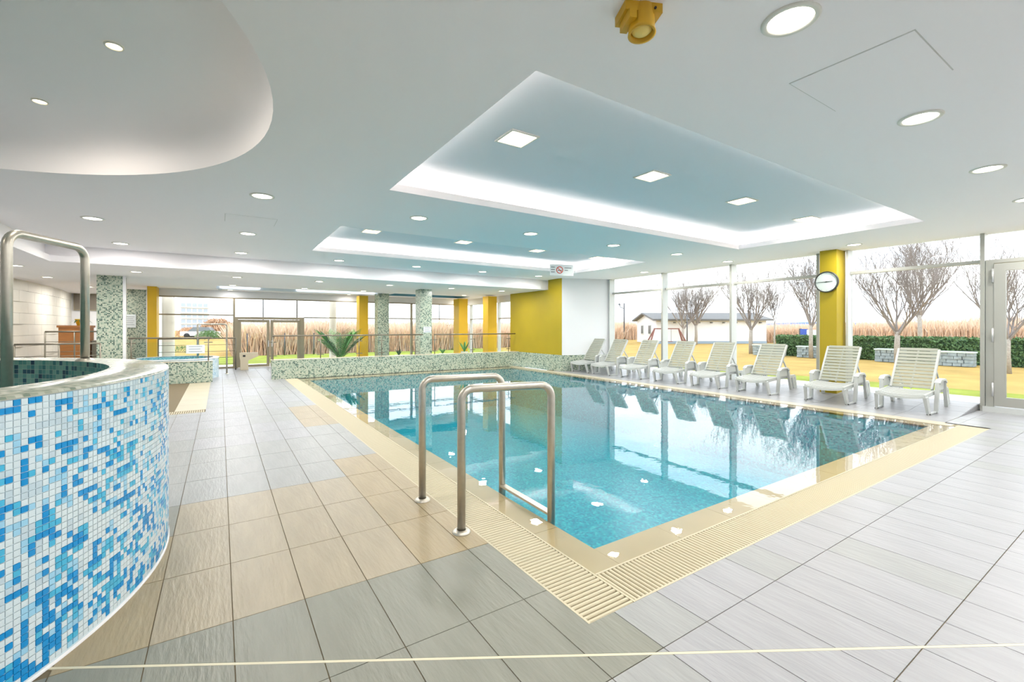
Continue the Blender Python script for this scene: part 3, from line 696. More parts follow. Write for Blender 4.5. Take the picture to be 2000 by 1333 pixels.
# ================================================================== MOSAIC TUB
TC, TR, TI, THt = (-2.36, 3.58), 2.08, 1.78, 1.11
tub = thing('mosaic_tub', 'large round whirlpool tub clad in white and blue glass mosaic', 'tub', (TC[0], TC[1], 0))
s_ = MB(); s_.lathe([(TR-.004, 0), (TR-.004, THt-.012)], 144, uvr=TR); s_.build('tub_wall', 'tubgrout', tub)
r_ = MB(); r_.lathe([(TR+.002, THt-.012), (TR-.004, THt), (TI, THt)], 144, uvr=TR); r_.build('rim', 'rim', tub)
i_ = MB(); i_.lathe([(TI, THt), (TI, .35), (.01, .35)], 144, uvr=TI); i_.build('tub_lining', 'tubin', tub)
b_ = MB(); b_.lathe([(TR+.004, 0), (TR+.004, .008), (TR-.003, .012)], 144); b_.build('base_bead', 'white', tub)
ncol = 502; dth = 2*math.pi/ncol; nrow = 42; rh = (THt-.014-.02)/nrow
cells = []
prev = {}
for c in range(ncol):
    a = (c+.5)*dth
    deg = math.degrees(a) % 360
    if 95 < deg < 235: continue
    for r in range(nrow):
        h = random.random(); near = [prev.get((c-1, r)), prev.get((c, r-1))]
        low_bias = .10*(1-r/nrow)
        if h < .30 and any(q is not None for q in near):
            k = random.choice([q for q in near if q is not None])
        else:
            g = random.random()
            k = 3 if g < .14+low_bias else (2 if g < .22+low_bias*1.5 else (1 if g < .34+low_bias*1.5 else (4 if g < .5 else 0)))
        prev[(c, r)] = k
        x, y, z = TC[0]+TR*math.cos(a), TC[1]+TR*math.sin(a), .02+(r+.5)*rh
        d = x*math.sin(TH)+y*math.cos(TH); u = (x*math.cos(TH)-y*math.sin(TH))/max(d, .1)*874
        face = -(math.cos(a)*x+math.sin(a)*y)/math.hypot(x, y)
        v = 640-(z-EYE)/max(d, .1)*874
        vis = d > .3 and -995 < u < 1000 and v < 1325 and face > 0
        cells.append((face/d**2 if vis else 0, a, z, k))
cells.sort(key=lambda t: -t[0])
hw, hh = TR*dth/2-.0016, rh/2-.0016
cm = []
for k in range(5):
    b = MB(); b.hexa([(-.004,-hw,-hh),(.0005,-hw,-hh),(.0005,hw,-hh),(-.004,hw,-hh),(-.004,-hw,hh),(.0005,-hw,hh),(.0005,hw,hh),(-.004,hw,hh)]); cm.append(b.mesh('mosaic_tile', 'mo%d' % k))
field = MB()
for n_, (sc_, a, z, k) in enumerate(cells):
    if n_ < 300:
        o = obj('mosaic_tile', cm[k], tub, (TR*math.cos(a), TR*math.sin(a), z)); o.rotation_euler = (0, 0, a)
    else:
        ca, sa = math.cos(a), math.sin(a)
        P = []
        for (dx, dy, dz) in ((-.004,-hw,-hh),(.0005,-hw,-hh),(.0005,hw,-hh),(-.004,hw,-hh),(-.004,-hw,hh),(.0005,-hw,hh),(.0005,hw,hh),(-.004,hw,hh)):
            P.append(((TR+dx)*ca-dy*sa, (TR+dx)*sa+dy*ca, z+dz))
        i0 = field.add(P)
        for q in ((1,2,6,5),(4,5,6,7),(0,1,5,4),(2,3,7,6)): field.face([i0+j for j in q], k)
field.build('mosaic_field', ['mo0', 'mo1', 'mo2', 'mo3', 'mo4'], tub, kind='stuff')
wt = MB(); wt.disc((0, 0, 0), TI-.002, 96); wt.build('tub_water', 'tubwater', None, (TC[0], TC[1], .78), label='still dark water inside the blue mosaic tub', cat='water', kind='stuff')

# ---------- bent tube rails
def arc_path(a, b, r, top, n=7):
    """upright from a, bend, level run, bend, down to b (a, b: (x, y, z) feet)"""
    a, b = Vector(a), Vector(b); h = Vector((b.x-a.x, b.y-a.y, 0)); L = h.length; h /= L; up = Vector((0,0,1))
    A = Vector((a.x, a.y, top)); B = Vector((b.x, b.y, top)); P = [a]
    for i in range(n+1):
        t = math.pi/2*i/n; P.append(A+h*(r-r*math.cos(t))-up*(r-r*math.sin(t)))
    for i in range(n+1):
        t = math.pi/2*(1-i/n); P.append(B-h*(r-r*math.cos(t))-up*(r-r*math.sin(t)))
    P.append(b); return P
def flange(parent, x, y, z, r, m='steel'):
    f = MB().lathe([(r, 0), (r, .006), (r*.8, .018), (r*.6, .022), (r*.5, .022)], 24); f.build('flange', m, parent, (x, y, z))
t = thing('pool_entry_rails', 'pair of brushed steel handrails joined by a step bar at the pool edge', 'handrail', (1.34, 3.0, 0))
for a, b in (((1.336, 3.343), (2.0, 3.22)), ((1.346, 2.68), (1.985, 2.53))):
    MB().tube(arc_path((a[0]-1.34, a[1]-3.0, 0), (b[0]-1.34, b[1]-3.0, -.55), .085, .955), .028, 16).build('rail', 'steel', t)
    flange(t, a[0]-1.34, a[1]-3, 0, .062)
MB().bar((2.0-1.34, .22, .03), (1.985-1.34, -.47, .03), .05, .018).build('step_bar', 'steel', t)
for z in (-.22, -.46): MB().bar((2.0-1.34, .22, z), (1.985-1.34, -.47, z), .07, .02).build('step_bar', 'steel', t)
def tub_rail(label, a, b, za, zb, top, r=.028, base_m='steel', bend=.09):
    t = thing('tub_handrail', label, 'handrail', (a[0], a[1], za))
    MB().tube(arc_path((0, 0, 0), (b[0]-a[0], b[1]-a[1], zb-za), bend, top-za), r, 14).build('rail', 'steel', t); flange(t, 0, 0, 0, r*2.1)
    return t
tub_rail('tall bent steel handrail rising from the blue tub, whole hoop in view', (-.862, 4.63), (-1.115, 4.06), THt, .4, 1.965, .027)
tub_rail('steel tub handrail cut off by the left edge of the picture', (-1.43, 5.05), (-1.70, 4.45), THt, .4, 1.965, .031)
# ---------- second round tub behind the short wall
t2 = thing('round_tub', 'smaller round tub with blue mosaic lining behind the short sage wall', 'tub', (-1.0, 14.98, 0))
q = MB().lathe([(.97, 0), (.97, .53)], 64, uvr=.97); q.build('tub_wall', 'tub2o', t2)
q = MB().lathe([(.98, .53), (.98, .55), (.85, .55), (.85, .53)], 64); q.build('rim', 'white', t2)
q = MB().lathe([(.85, .55), (.85, .1), (.01, .1)], 64, uvr=.85); q.build('tub_lining', 'tub2', t2)
tub_rail('thin dark steel hoop rail at the small round tub by the double door', (onY(443, 15.6), 15.6), (onY(386, 15.0), 15.0), 0, .2, 1.46, .022, bend=.07)

# ================================================================== RAILINGS
def glass_railing(label, posts, y, z0, top, panes=True, ends=(0, 0)):
    t = thing('glass_railing', label, 'railing', (posts[0], y, z0)); x0 = posts[0]
    MB().tube([(-ends[0], 0, top-z0), (posts[-1]-x0+ends[1], 0, top-z0)], .02, 10).build('handrail', 'steel_dark', t)
    for p in posts:
        o = MB().tube([(p-x0, 0, 0), (p-x0, 0, top-z0-.02)], .014, 8).build('post', 'steel_dark', t)
        for zz in (.1, .46):
            MB().bar((p-x0-.09, 0, zz), (p-x0+.09, 0, zz), .02, .022).build('clamp', 'steel_dark', o)
    if panes:
        for a, b in zip(posts[:-1], posts[1:]):
            MB().box(a-x0+.06, b-x0-.06, -.005, .005, .06, top-z0-.1).build('glass_pane', 'rglass', t)
    return t
glass_railing('glass railing on the low mosaic wall left of the broad column', [1.17, 2.34, 3.39, 4.05, 5.1], 13.35, .512, 1.14, ends=(.02, .25))
glass_railing('glass railing on the low mosaic wall between broad column and yellow wall', [5.75, 7.12, 8.56], 13.35, .512, 1.14, ends=(.02, .28))
glass_railing('glass railing on the short sage wall in front of the round tub', [onY(256, 13.6), onY(407, 13.6)], 13.62, .53, 1.11, ends=(.05, .07))
def bar_railing(label, x0, x1, y, top, nb=4, posts=3):
    t = thing('bar_railing', label, 'railing', (x0, y, 0)); L = x1-x0
    MB().tube([(0, 0, top), (L, 0, top)], .02, 8).build('handrail', 'steel_dark', t)
    for i in range(posts): MB().tube([(L*i/(posts-1), 0, 0), (L*i/(posts-1), 0, top)], .016, 8).build('post', 'steel_dark', t)
    for i in range(nb): MB().tube([(0, 0, top*(i+1)/(nb+1)), (L, 0, top*(i+1)/(nb+1))], .008, 6).build('rail', 'steel_dark', t)
bar_railing('thin steel bar railing by the end window left of the door', -1.55, .42, 17.0, 1.02)
bar_railing('steel bar railing in front of the reception desk', onY(28, 13.0), onY(196, 13.0), 13.0, 1.02, 3, 3)
bar_railing('higher steel bar railing beside the reception desk', onY(88, 15.5), onY(200, 15.5), 15.5, 1.26, 4, 3)
# notices
def notice(label, c, w_, h_, rz, lines, parent=None):
    t = thing('notice_board', label, 'sign', c, rz)
    MB().box(-w_/2, w_/2, -.004, .004, 0, h_).build('plate', 'sign', t)
    for i in range(lines): MB().box(-w_*.36, w_*(.36-.1*(i % 2)), -.0055, -.004, h_*(.82-.6*i/max(1, lines-1))-.006, h_*(.82-.6*i/max(1, lines-1))+.006).build('print_line', 'sign_ink', t)
    return t
notice('white notice fixed on the broad mosaic column', (5.56, 13.49, 1.20), .26, .19, 0, 3)
notice('white notice on the rear left mosaic column', (-2.40, 18.59, 1.36), .28, .42, 0, 5)
notice('white notice hanging on the glass railing of the round tub', (onY(382, 13.58), 13.58, .72), .38, .21, 0, 3)
# no smoking sign
t = thing('no_smoking_sign', 'hanging white no smoking sign near the farther cove corner', 'sign', (7.75, 9.42, 2.77), -TH*.55)
MB().box(-.34, .34, -.006, .006, 0, .30).build('plate', 'sign', t)
for x in (-.25, .25): MB().tube([(x, 0, .3), (x, 0, .385)], .004, 6).build('hanger', 'steel_dark', t)
rg = MB().lathe([(.098, 0), (.098, .004), (.076, .004), (.076, 0)], 28); rgo = rg.build('ban_ring', 'sign_red', t, (-.06, -.006, .15)); rgo.rotation_euler = (math.pi/2, 0, 0)
MB().bar((-.125, -.009, .215), (.005, -.009, .085), .004, .02).build('ban_bar', 'sign_red', t)
MB().bar((-.115, -.0085, .14), (0, -.0085, .14), .003, .018).build('cigarette', 'black', t)
for i in range(3): MB().box(-.31, -.2, -.0075, -.006, .21-i*.065, .232-i*.065).build('print_line', 'sign_ink', t)
for i, x1 in enumerate((.28, .18)): MB().box(.08, x1, -.0075, -.006, .2-i*.065, .222-i*.065).build('print_line', 'sign_ink', t)
# clock
t = thing('wall_clock', 'round white wall clock on the yellow garden column', 'clock', (10.118, 4.035, 2.27)); t.rotation_euler = (0, -math.pi/2, 0)
q = MB().lathe([(.21, 0), (.21, .045), (.2, .052), (.19, .045), (.188, .03)], 40); q.build('rim', 'clock_rim', t)
q = MB().disc((0, 0, .03), .19, 40); q.build('face', 'clock', t)
# dial plane: local x = up, local y = world y (left in view is +y)
def hand(name, ang, L, w_):
    a = math.radians(ang); d = Vector((math.cos(a), -math.sin(a), 0))
    MB().bar(Vector((0, 0, .036))-d*.03, Vector((0, 0, .036))+d*L, w_, .003, w2=w_*.5).build(name, 'clock_rim', t)
hand('minute_hand', 271, .15, .012); hand('hour_hand', 85, .11, .015)
q = MB().disc((0, 0, .041), .013, 14); q.build('hub', 'clock_rim', t)
for i in range(12):
    a = math.radians(30*i); MB().bar((.165*math.cos(a), .165*math.sin(a), .0315), (.178*math.cos(a), .178*math.sin(a), .0315), .006, .002).build('hour_mark', 'sign_ink', t)

# ================================================================== LOUNGERS
def lounger():
    t = thing('sun_lounger', 'x', 'sun lounger', group='loungers in a row along the garden windows')
    W = .30
    for s in (-1, 1):
        y = s*W
        m = MB(); m.bar((-.02, y, .285), (.5, y, .30), .035, .06).bar((.5, y, .30), (1.12, y, .28), .035, .06); m.build('side_rail', 'plastic', t)
        m = MB(); m.bar((0, y+s*.012, .28), (.07, y+s*.03, 0), .05, .06, w2=.035, h2=.05); l = m.build('leg', 'plastic', t)
        m = MB(); m.box(.045, .095, y+s*.03-.02, y+s*.03+.02, -.001, .018); m.build('foot_pad', 'foot', l)
        m = MB(); m.bar((.07, y+s*.03, .012), (.34, y+s*.05, .012), .03, .022); m.build('floor_runner', 'plastic', t)
        m = MB(); m.bar((.34, y+s*.05, 0), (.40, y+s*.06, .46), .05, .055); m.build('leg', 'plastic', t)
        # armrest: rounded bridge with a side panel
        m = MB(); m.bar((.385, y+s*.06, .455), (.46, y+s*.062, .50), .075, .03).bar((.46, y+s*.062, .50), (.66, y+s*.062, .495), .075, .03).bar((.66, y+s*.062, .495), (.74, y+s*.06, .44), .075, .03)
        m.hexa([(.41,y+s*.05-.008,.33),(.72,y+s*.05-.008,.33),(.72,y+s*.05+.008,.33),(.41,y+s*.05+.008,.33),(.43,y+s*.06-.008,.49),(.68,y+s*.06-.008,.49),(.68,y+s*.06+.008,.49),(.43,y+s*.06+.008,.49)])
        m.build('armrest', 'plastic', t)
        m = MB(); m.bar((.73, y+s*.06, .45), (.88, y+s*.05, 0), .045, .05); l = m.build('leg', 'plastic', t)
        m = MB(); m.box(.855, .905, y+s*.05-.02, y+s*.05+.02, -.001, .018); m.build('foot_pad', 'foot', l)
        m = MB(); m.bar((1.03, y, .28), (1.06, y+s*.02, 0), .04, .055).bar((1.12, y, .28), (1.12, y+s*.02, 0), .04, .05).bar((1.03, y, .285), (1.12, y, .285), .04, .04); m.build('leg', 'plastic', t)
    m = MB()
    for k in range(8):   # front edge, sagging in the middle
        a, b = -1+k/4, -1+(k+1)/4
        m.bar((-.02-.02*(1-a*a), a*W, .285-.03*(1-a*a)), (-.02-.02*(1-b*b), b*W, .285-.03*(1-b*b)), .04, .04)
    m.build('front_bar', 'plastic', t)
    for i in range(8):
        u = .03+i*.062; sl = MB()
        for k in range(6):
            a, b = -1+k/3, -1+(k+1)/3; sg = .028*(1-u*.8)
            sl.bar((u, a*(W-.005), .305+u*.04-sg*(1-a*a)), (u, b*(W-.005), .305+u*.04-sg*(1-b*b)), .052, .014)
        sl.build('seat_slat', 'plastic', t)
    # backrest frame
    H0, H1 = Vector((.50, 0, .33)), Vector((.93, 0, .965)); d = (H1-H0); L = d.length; d.normalize(); nrm = Vector((-d.z, 0, d.x))
    br = MB()
    for y in (-.265, .265): br.bar(H0+Vector((0, y, 0)), H1+Vector((0, y, 0))-d*.02, .03, .04, up=nrm)
    br.bar(H0, H1-d*.03, .02, .02, up=nrm)
    br.build('backrest_frame', 'plastic', t)
    n = 12
    for i in range(n):
        c = H0+d*(L*(i+.55)/n) + nrm*.012; wd = .262 if i < n-1 else .245
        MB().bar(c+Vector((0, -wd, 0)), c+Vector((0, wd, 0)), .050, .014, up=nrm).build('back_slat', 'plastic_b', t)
    for y in (-.25, .25): MB().bar(H0+d*L*.55+Vector((0, y, 0))-nrm*.02, Vector((1.02, y, .30)), .02, .025).build('back_strut', 'plastic', t)
    return t
pro = lounger()
spots = [(2.62, 0), (3.70, 1), (5.03, -1), (6.12, 1), (7.19, 0), (8.32, 1), (9.40, -1), (10.28, 2)]
lab = ['nearest the glass door at the right end of the row', 'just right of the yellow clock column', 'just left of the yellow clock column', 'fourth from the right end of the row', 'fifth from the right end of the row', 'sixth from the right, in front of the white house', 'seventh from the right, second nearest the white wall', 'at the far left end against the white wall']
for i, (y, a) in enumerate(spots):
    o = pro if i == 0 else copy_tree(pro)
    o.location = (9.17 if i < 6 else 9.12, y, .0); o.rotation_euler = (0, math.radians(-2.6), math.radians(a))
    o['label'] = 'off-white slatted resin sun lounger ' + lab[i]

# ================================================================== DESK, PLANTS, SMALL THINGS
t = thing('reception_desk', 'orange-brown wooden reception desk behind the railing at far left', 'desk', (-3.36, 17.2, 0))
MB().box(-.33, .30, -.25, .25, 0, 1.36).build('body', 'wood', t); MB().box(-.36, .33, -.28, .28, 1.36, 1.42).build('top', 'wood', t); MB().box(-.30, .27, -.262, -.25, .1, 1.2).build('front_panel', 'wood', t)
MB().box(.34, .5, -.2, .2, 0, 1.0).build('side_unit', 'steel_dark', t)
t = thing('flower_pot', 'yellow pot with a small leafy plant on the reception desk', 'pot', (-3.28, 17.2, 1.42))
q = MB().lathe([(.001, 0), (.09, 0), (.13, .16), (.14, .18), (.12, .18), (.11, .15), (.001, .15)], 20); q.build('pot', 'pot', t)
def leaf_blade(m, base, dirv, L, w_, droop, n=5):
    base = Vector(base); d = Vector(dirv).normalized(); side = d.cross(Vector((0,0,1)))
    if side.length < .01: side = Vector((1,0,0))
    side.normalize(); pts = []
    for i in range(n+1):
        s = i/n; p = base+d*L*s+Vector((0,0,-droop*s*s)); ww = w_*math.sin(math.pi*min(.98, s*.85+.12)); pts.append((p, ww))
    for (p, a), (q_, b) in zip(pts[:-1], pts[1:]):
        m.quad(p-side*a, p+side*a+Vector((0,0,.004)), q_+side*b+Vector((0,0,.004)), q_-side*b)
for k in range(9):
    m = MB(); a = k*2.4; leaf_blade(m, (0, 0, .15), (math.cos(a), math.sin(a), .5), .26, .035, .2); m.build('leaf', 'leaf2', t)
def palm(label, c, n, L, up, pot=True, seed=1):
    rnd = random.Random(seed); t = thing('palm_plant', label, 'plant', c)
    q = MB().lathe([(.001, 0), (.13, 0), (.17, .28), (.18, .3), (.16, .3), (.15, .26), (.001, .26)], 20); q.build('pot', 'pot_grey', t)
    for k in range(n):
        a = k*2.39996; el = up+rnd.uniform(-.9, .9); fr = MB()
        d = Vector((math.cos(a), math.sin(a), el)).normalized(); Lk = L*rnd.uniform(.75, 1.05); base = Vector((0, 0, .26))
        pts = [base+d*Lk*s+Vector((0, 0, -.22*Lk*s*s)) for s in [i/8 for i in range(9)]]
        fr.tube(pts, .008, 5, r2=.003)
        for i in range(2, 9):
            for sgn in (-1, 1):
                for f_ in (0, .5):
                    p = pts[i-1].lerp(pts[i], f_); sd_ = d.cross(Vector((0,0,1))).normalized()*sgn
                    leaf_blade(fr, p, sd_*.8+d*.9+Vector((0,0,-.1)), .36*Lk*(1.1-abs(i-5)/8), .015, .05, 3)
        fr.build('frond', 'leaf' if k % 3 else 'leaf2', t)
    return t
palm('tall green feather palm in a pale pot behind the glass railing', (3.35, 15.6, 0), 18, 1.35, 1.9, seed=3)
def spiky(label, c, n, L, seed, m='leaf'):
    rnd = random.Random(seed); t = thing('leafy_plant', label, 'plant', c)
    q = MB().lathe([(.001, 0), (.10, 0), (.13, .2), (.11, .2), (.10, .17), (.001, .17)], 18); q.build('pot', 'pot_grey', t)
    for k in range(n):
        mb = MB(); a = k*2.4; leaf_blade(mb, (0, 0, .17), (math.cos(a)*.5, math.sin(a)*.5, rnd.uniform(.8, 1.4)), L*rnd.uniform(.7, 1), .03, .12); mb.build('leaf', m, t)
spiky('small dark leafy plant at the foot of the broad mosaic column', (5.0, 14.6, .25), 14, .38, 5, 'leaf2')
spiky('slim spiky plant beside the golden corner column', (7.35, 14.4, .3), 9, .62, 6)
spiky('small green plant at the base of the golden corner column', (6.95, 15.4, .2), 9, .42, 8)
t = thing('control_pedestal', 'beige pedestal with slanted box head beside the double door', 'pedestal', (.62, 16.8, 0))
MB().box(-.08, .14, -.1, .1, 0, .3).build('stand', 'beige_box', t); MB().hexa([(-.08,-.1,.3),(.14,-.1,.3),(.14,.1,.3),(-.08,.1,.3),(-.1,-.1,.43),(.42,-.1,.43),(.42,.1,.43),(-.1,.1,.43)]).box(-.1, .42, -.1, .1, .43, .55).build('head', 'beige_box', t)
MB().box(-.01, .06, -.11, -.1, .42, .48).build('button', 'black', t)

# ================================================================== OUTSIDE
g = MB()
for x0, x1, y0, y1 in ((-400,-6.25,-400,1500),(10.62,1500,-400,1500),(-6.25,10.62,-400,-3.3),(-6.25,10.62,22.1,1500),(-1.75,10.62,17.7,22.1),(9.3,10.62,13.7,17.7)): g.quad((x0,y0,-.12),(x1,y0,-.12),(x1,y1,-.12),(x0,y1,-.12))
g.build('ground', 'lawn', kind='structure', label='wide straw coloured ground outside', cat='ground')
MB().box(WX+.15, 12.3, -4, 13.6, -.1, .02).box(-3, 9.9, FY+.2, 19.4, -.1, .0).box(9.35, 10.6, 13.6, 19.4, -.1, 0).build('floor_terrace', 'paving', kind='structure', label='pale paving strip outside the glass', cat='paving')
lw = MB()
for i in range(24):
    pass
MB().quad((12.3,-10,-.01),(40,-10,-.01),(40,40,-.01),(12.3,40,-.01)).build('lawn', 'lawn', label='yellowed straw lawn between terrace and hedge', cat='lawn', kind='stuff')
MB().quad((12.3,-10,-.004),(13.6,-10,-.004),(14.2,40,-.004),(12.3,40,-.004)).build('lawn_edge', 'lawn_g', label='greener strip of lawn along the terrace', cat='lawn', kind='stuff')
MB().quad((-40,19.4,-.01),(12.3,19.4,-.01),(12.3,25,-.01),(-40,25,-.01)).build('lawn_end', 'lawn_g', label='green lawn outside the end windows', cat='lawn', kind='stuff')
# hedge
rnd = random.Random(11)
hd = thing('hedge', 'long clipped green hedge along the lawn', 'hedge', (23.4, 2, 0))
MB().box(-.38, .38, -14, 9.4, 0, .88).build('hedge_core', 'hedge_in', hd)
hl = MB()
for i in range(15000):
    y = rnd.uniform(-14, 9.5)
    if rnd.random() < .62: x, z = -.42+rnd.uniform(-.06, .05), rnd.uniform(0, .96)
    else: x, z = rnd.uniform(-.45, .4), .92+rnd.uniform(-.03, .07)
    s = rnd.uniform(.03, .06); a = Vector((rnd.gauss(0, 1), rnd.gauss(0, 1), rnd.gauss(0, 1))).normalized(); b = a.cross(Vector((rnd.gauss(0, 1), rnd.gauss(0, 1), rnd.gauss(0, 1)))).normalized(); p = Vector((x, y, z))
    hl.quad(p-a*s-b*s*.5, p+a*s-b*s*.5, p+a*s+b*s*.5, p-a*s+b*s*.5)
hl.build('hedge_leaves', 'hedge', hd, kind='stuff')
# stone benches
def bench(label, p0, p1, X, h=.52):
    y0, y1 = sorted((onX(p0, X), onX(p1, X))); t = thing('stone_bench', label, 'bench', (X, (y0+y1)/2, 0), group='stone benches before the hedge'); L = y1-y0
    rn = random.Random(p0)
    for r in range(4):
        n = 4+(r % 2); cuts = sorted([0, 1]+[(k+rn.uniform(-.2, .2))/n for k in range(1, n)])
        for a, b in zip(cuts[:-1], cuts[1:]):
            j = lambda: rn.uniform(-.02, .02)
            z0, z1 = r*(h-.05)/4+.006, (r+1)*(h-.05)/4-.004; ya, yb = -L/2+a*L+.008, -L/2+b*L-.008; x0 = -.2+j()
            MB().hexa([(x0,ya+j()*.3,z0),(.2,ya,z0),(.2,yb,z0),(x0+j(),yb+j()*.3,z0),(x0+j(),ya,z1),(.2,ya,z1),(.2,yb,z1),(x0,yb,z1)]).build('stone', 'gabion', t)
    MB().box(-.23, .23, -L/2-.02, L/2+.02, h-.05, h).build('bench_top', 'benchtop', t)
bench('blue-grey stone bench left of the young thin tree', 1474, 1532, 22.4)
bench('blue-grey stone bench beside the yellow clock column', 1560, 1612, 22.4)
bench('blue-grey stone bench behind the whitewashed trunk, seen past the clock column', 1712, 1768, 22.2)
bench('blue-grey stone bench nearest the glass door', 1822, 1905, 21.8)
# trees
def tree_mesh(seed, trunk_h, height, spread, r0, main=7):
    rnd = random.Random(seed); tr = MB(); br = MB()
    tr.tube([(0, 0, 0), (rnd.uniform(-.03, .03), .02, trunk_h*.5), (0, 0, trunk_h)], r0*.85, 8, r2=r0*.6)
    def grow(p, d, L, r, lv):
        n = 3; pts = [p]; dd = d.copy()
        for i in range(n):
            dd = (dd+Vector((rnd.gauss(0, .08), rnd.gauss(0, .08), .12 if lv else .10))).normalized(); pts.append(pts[-1]+dd*L/n)
        br.tube(pts, r, 5 if lv < 2 else 3, r2=r*.55, caps=False)
        if lv >= 4: return
        k = [6, 4, 3, 3][lv]
        for i in range(k):
            s = rnd.uniform(.2, 1.0) if i else 1.0; fi = min(n-1e-4, s*n); q = pts[int(fi)].lerp(pts[int(fi)+1], fi-int(fi))
            a = rnd.uniform(0, 6.283); pr = Vector((math.cos(a), math.sin(a), rnd.uniform(-.1, .4)))
            nd = (dd*1.0+pr*(.5 if lv < 2 else .62)).normalized()
            grow(q, nd, L*rnd.uniform(.5, .82), max(r*.5, .0055), lv+1)
    for i in range(main):
        a = i*6.283/main+rnd.uniform(-.3, .3); tilt = rnd.uniform(.45, 1.0) if i else .1
        d = Vector((math.cos(a)*tilt*spread, math.sin(a)*tilt*spread, 1)).normalized()
        grow(Vector((0, 0, trunk_h*rnd.uniform(.86, .99))), d, (height-trunk_h)*.46, r0*.3, 0)
    return tr.mesh('trunk', 'bark'), br.mesh('branches', 'twig')
TV = [tree_mesh(1, 1.35, 4.6, .95, .13), tree_mesh(2, 1.25, 4.5, 1.05, .13), tree_mesh(5, 1.5, 4.7, .8, .11), tree_mesh(8, 1.6, 3.4, .35, .05, 3)]
def tree(label, px, X, v, s=1.0, rz=0, y=None):
    Y = onX(px, X) if y is None else y
    t = thing('bare_tree', label, 'tree', (X, Y, -.02), rz, group='leafless garden trees'); t.scale = (s, s, s)
    obj('trunk', TV[v][0], t); obj('branches', TV[v][1], t)
tree('bare pollarded tree at the left end of the hedge', 1467, 23.2, 0, 1.0, .4)
tree('thin young bare tree between two stone benches', 1513, 21.8, 3, 1.0, 1)
tree('bare tree with pale trunk just left of the clock column', 1584, 22.0, 2, .98, 2)
tree('wide bare tree with pale trunk between clock column and door', 1753, 21.6, 1, .98, .2)
tree('slender bare tree rising behind the hedge, right of the wide tree', 1796, 31.0, 2, 1.35, 3)
tree('bare tree seen through the glass door', 1968, 19.6, 1, .86, 2.2)
tree('bare tree in front of the white house beside the swing', 1334, 30.5, 1, 1.12, 1.5)
tree('bare tree in front of the long wall of the white house', 1359, 31.5, 0, 1.15, 3.6)
tree('bare tree partly hidden behind the white hall wall', 1150, 20.0, 0, 1.05, 5.0)
# reeds
def reeds(name, label, x0, x1, y0, y1, n, h0, h1, seed, hf=None):
    rnd = random.Random(seed); mb = MB()
    for i in range(n):
        x, y = rnd.uniform(x0, x1), rnd.uniform(y0, y1); h = rnd.uniform(h0, h1)*(1+.08*math.sin(x*.9+y*.35)+.06*math.sin(y*1.7))*(hf(x, y) if hf else 1); ww = rnd.uniform(.012, .026); a = rnd.uniform(0, 3.14); c_, s__ = math.cos(a)*ww, math.sin(a)*ww; lx, ly = rnd.gauss(0, .2), rnd.gauss(0, .2)
        mb.quad((x-c_, y-s__, -.1), (x+c_, y+s__, -.1), (x+lx+c_*.7, y+ly+s__*.7, h*.75), (x+lx-c_*.7, y+ly-s__*.7, h*.75), 0 if rnd.random() < .6 else 2)
        mb.quad((x+lx-c_*1.1, y+ly-s__*1.1, h*.72), (x+lx+c_*1.1, y+ly+s__*1.1, h*.72), (x+lx*1.6+c_*.3, y+ly*1.6+s__*.3, h), (x+lx*1.6-c_*.3, y+ly*1.6-s__*.3, h), 1)
    mb.build(name, ['reed', 'reed2', 'reed3'], label=label, cat='reeds', kind='stuff')
reeds('reed_bed', 'tall dry reed bed behind the hedge', 44, 52, -40, 34, 60000, 1.75, 2.45, 3, lambda x, y: 1-.3*min(1, max(0, (y-2)/16)))
reeds('reed_bed', 'dry reed bed outside the end windows', .5, 28, 26, 32, 40000, 1.05, 1.7, 4)
reeds('reed_bed', 'strip of dry reeds far behind the white house', 28.5, 42, 34, 40, 14000, 1.4, 2.0, 5)
# hills and lake
hm = MB(); rnd = random.Random(4); pts = []
for i in range(61):
    a = math.radians(-20+i*2.4); R_ = 1300
    pts.append((R_*math.sin(a), R_*math.cos(a), 9+5*math.sin(i*.37)+3*math.sin(i*.9+1)))
for p, q_ in zip(pts[:-1], pts[1:]):
    hm.quad((p[0],p[1],-2),(q_[0],q_[1],-2),(q_[0]*1.08,q_[1]*1.08,q_[2]),(p[0]*1.08,p[1]*1.08,p[2]))
    hm.quad((p[0]*1.08,p[1]*1.08,p[2]),(q_[0]*1.08,q_[1]*1.08,q_[2]),(q_[0]*1.2,q_[1]*1.2,-2),(p[0]*1.2,p[1]*1.2,-2))
hm.build('hills', 'hill', kind='structure', label='low hills on the horizon, tinted with haze blue', cat='hills')
# white house
A, B = Vector((30.6, 24.8, 0)), Vector((38.6, 19.9, 0)); ux = (B-A).normalized(); L = (B-A).length; dy_ = Vector((-ux.y, ux.x, 0)); ang = math.atan2(ux.y, ux.x)
t = thing('house', 'low white house with dark roof beyond the lawn', 'house', tuple(A), ang)
D_ = 5.2; eh = 2.0; rg_ = 2.55
m = MB(); m.box(0, L, 0, D_, 0, eh); i = m.add([(0,0,eh),(0,D_,eh),(0,D_/2,rg_),(L,0,eh),(L,D_,eh),(L,D_/2,rg_)]); m.face((i, i+2, i+1)); m.face((i+3, i+4, i+5)); m.build('walls', 'house', t)
for sg in (0, 1):
    y_e, y_r = (-.35, D_/2) if sg == 0 else (D_+.35, D_/2); ze = eh-.35*(rg_-eh)/(D_/2)
    MB().hexa([(-.4,y_e,ze),(L+.4,y_e,ze),(L+.4,y_r,rg_),(-.4,y_r,rg_),(-.4,y_e,ze+.14),(L+.4,y_e,ze+.14),(L+.4,y_r,rg_+.14),(-.4,y_r,rg_+.14)]).build('roof_slope', 'roof', t)
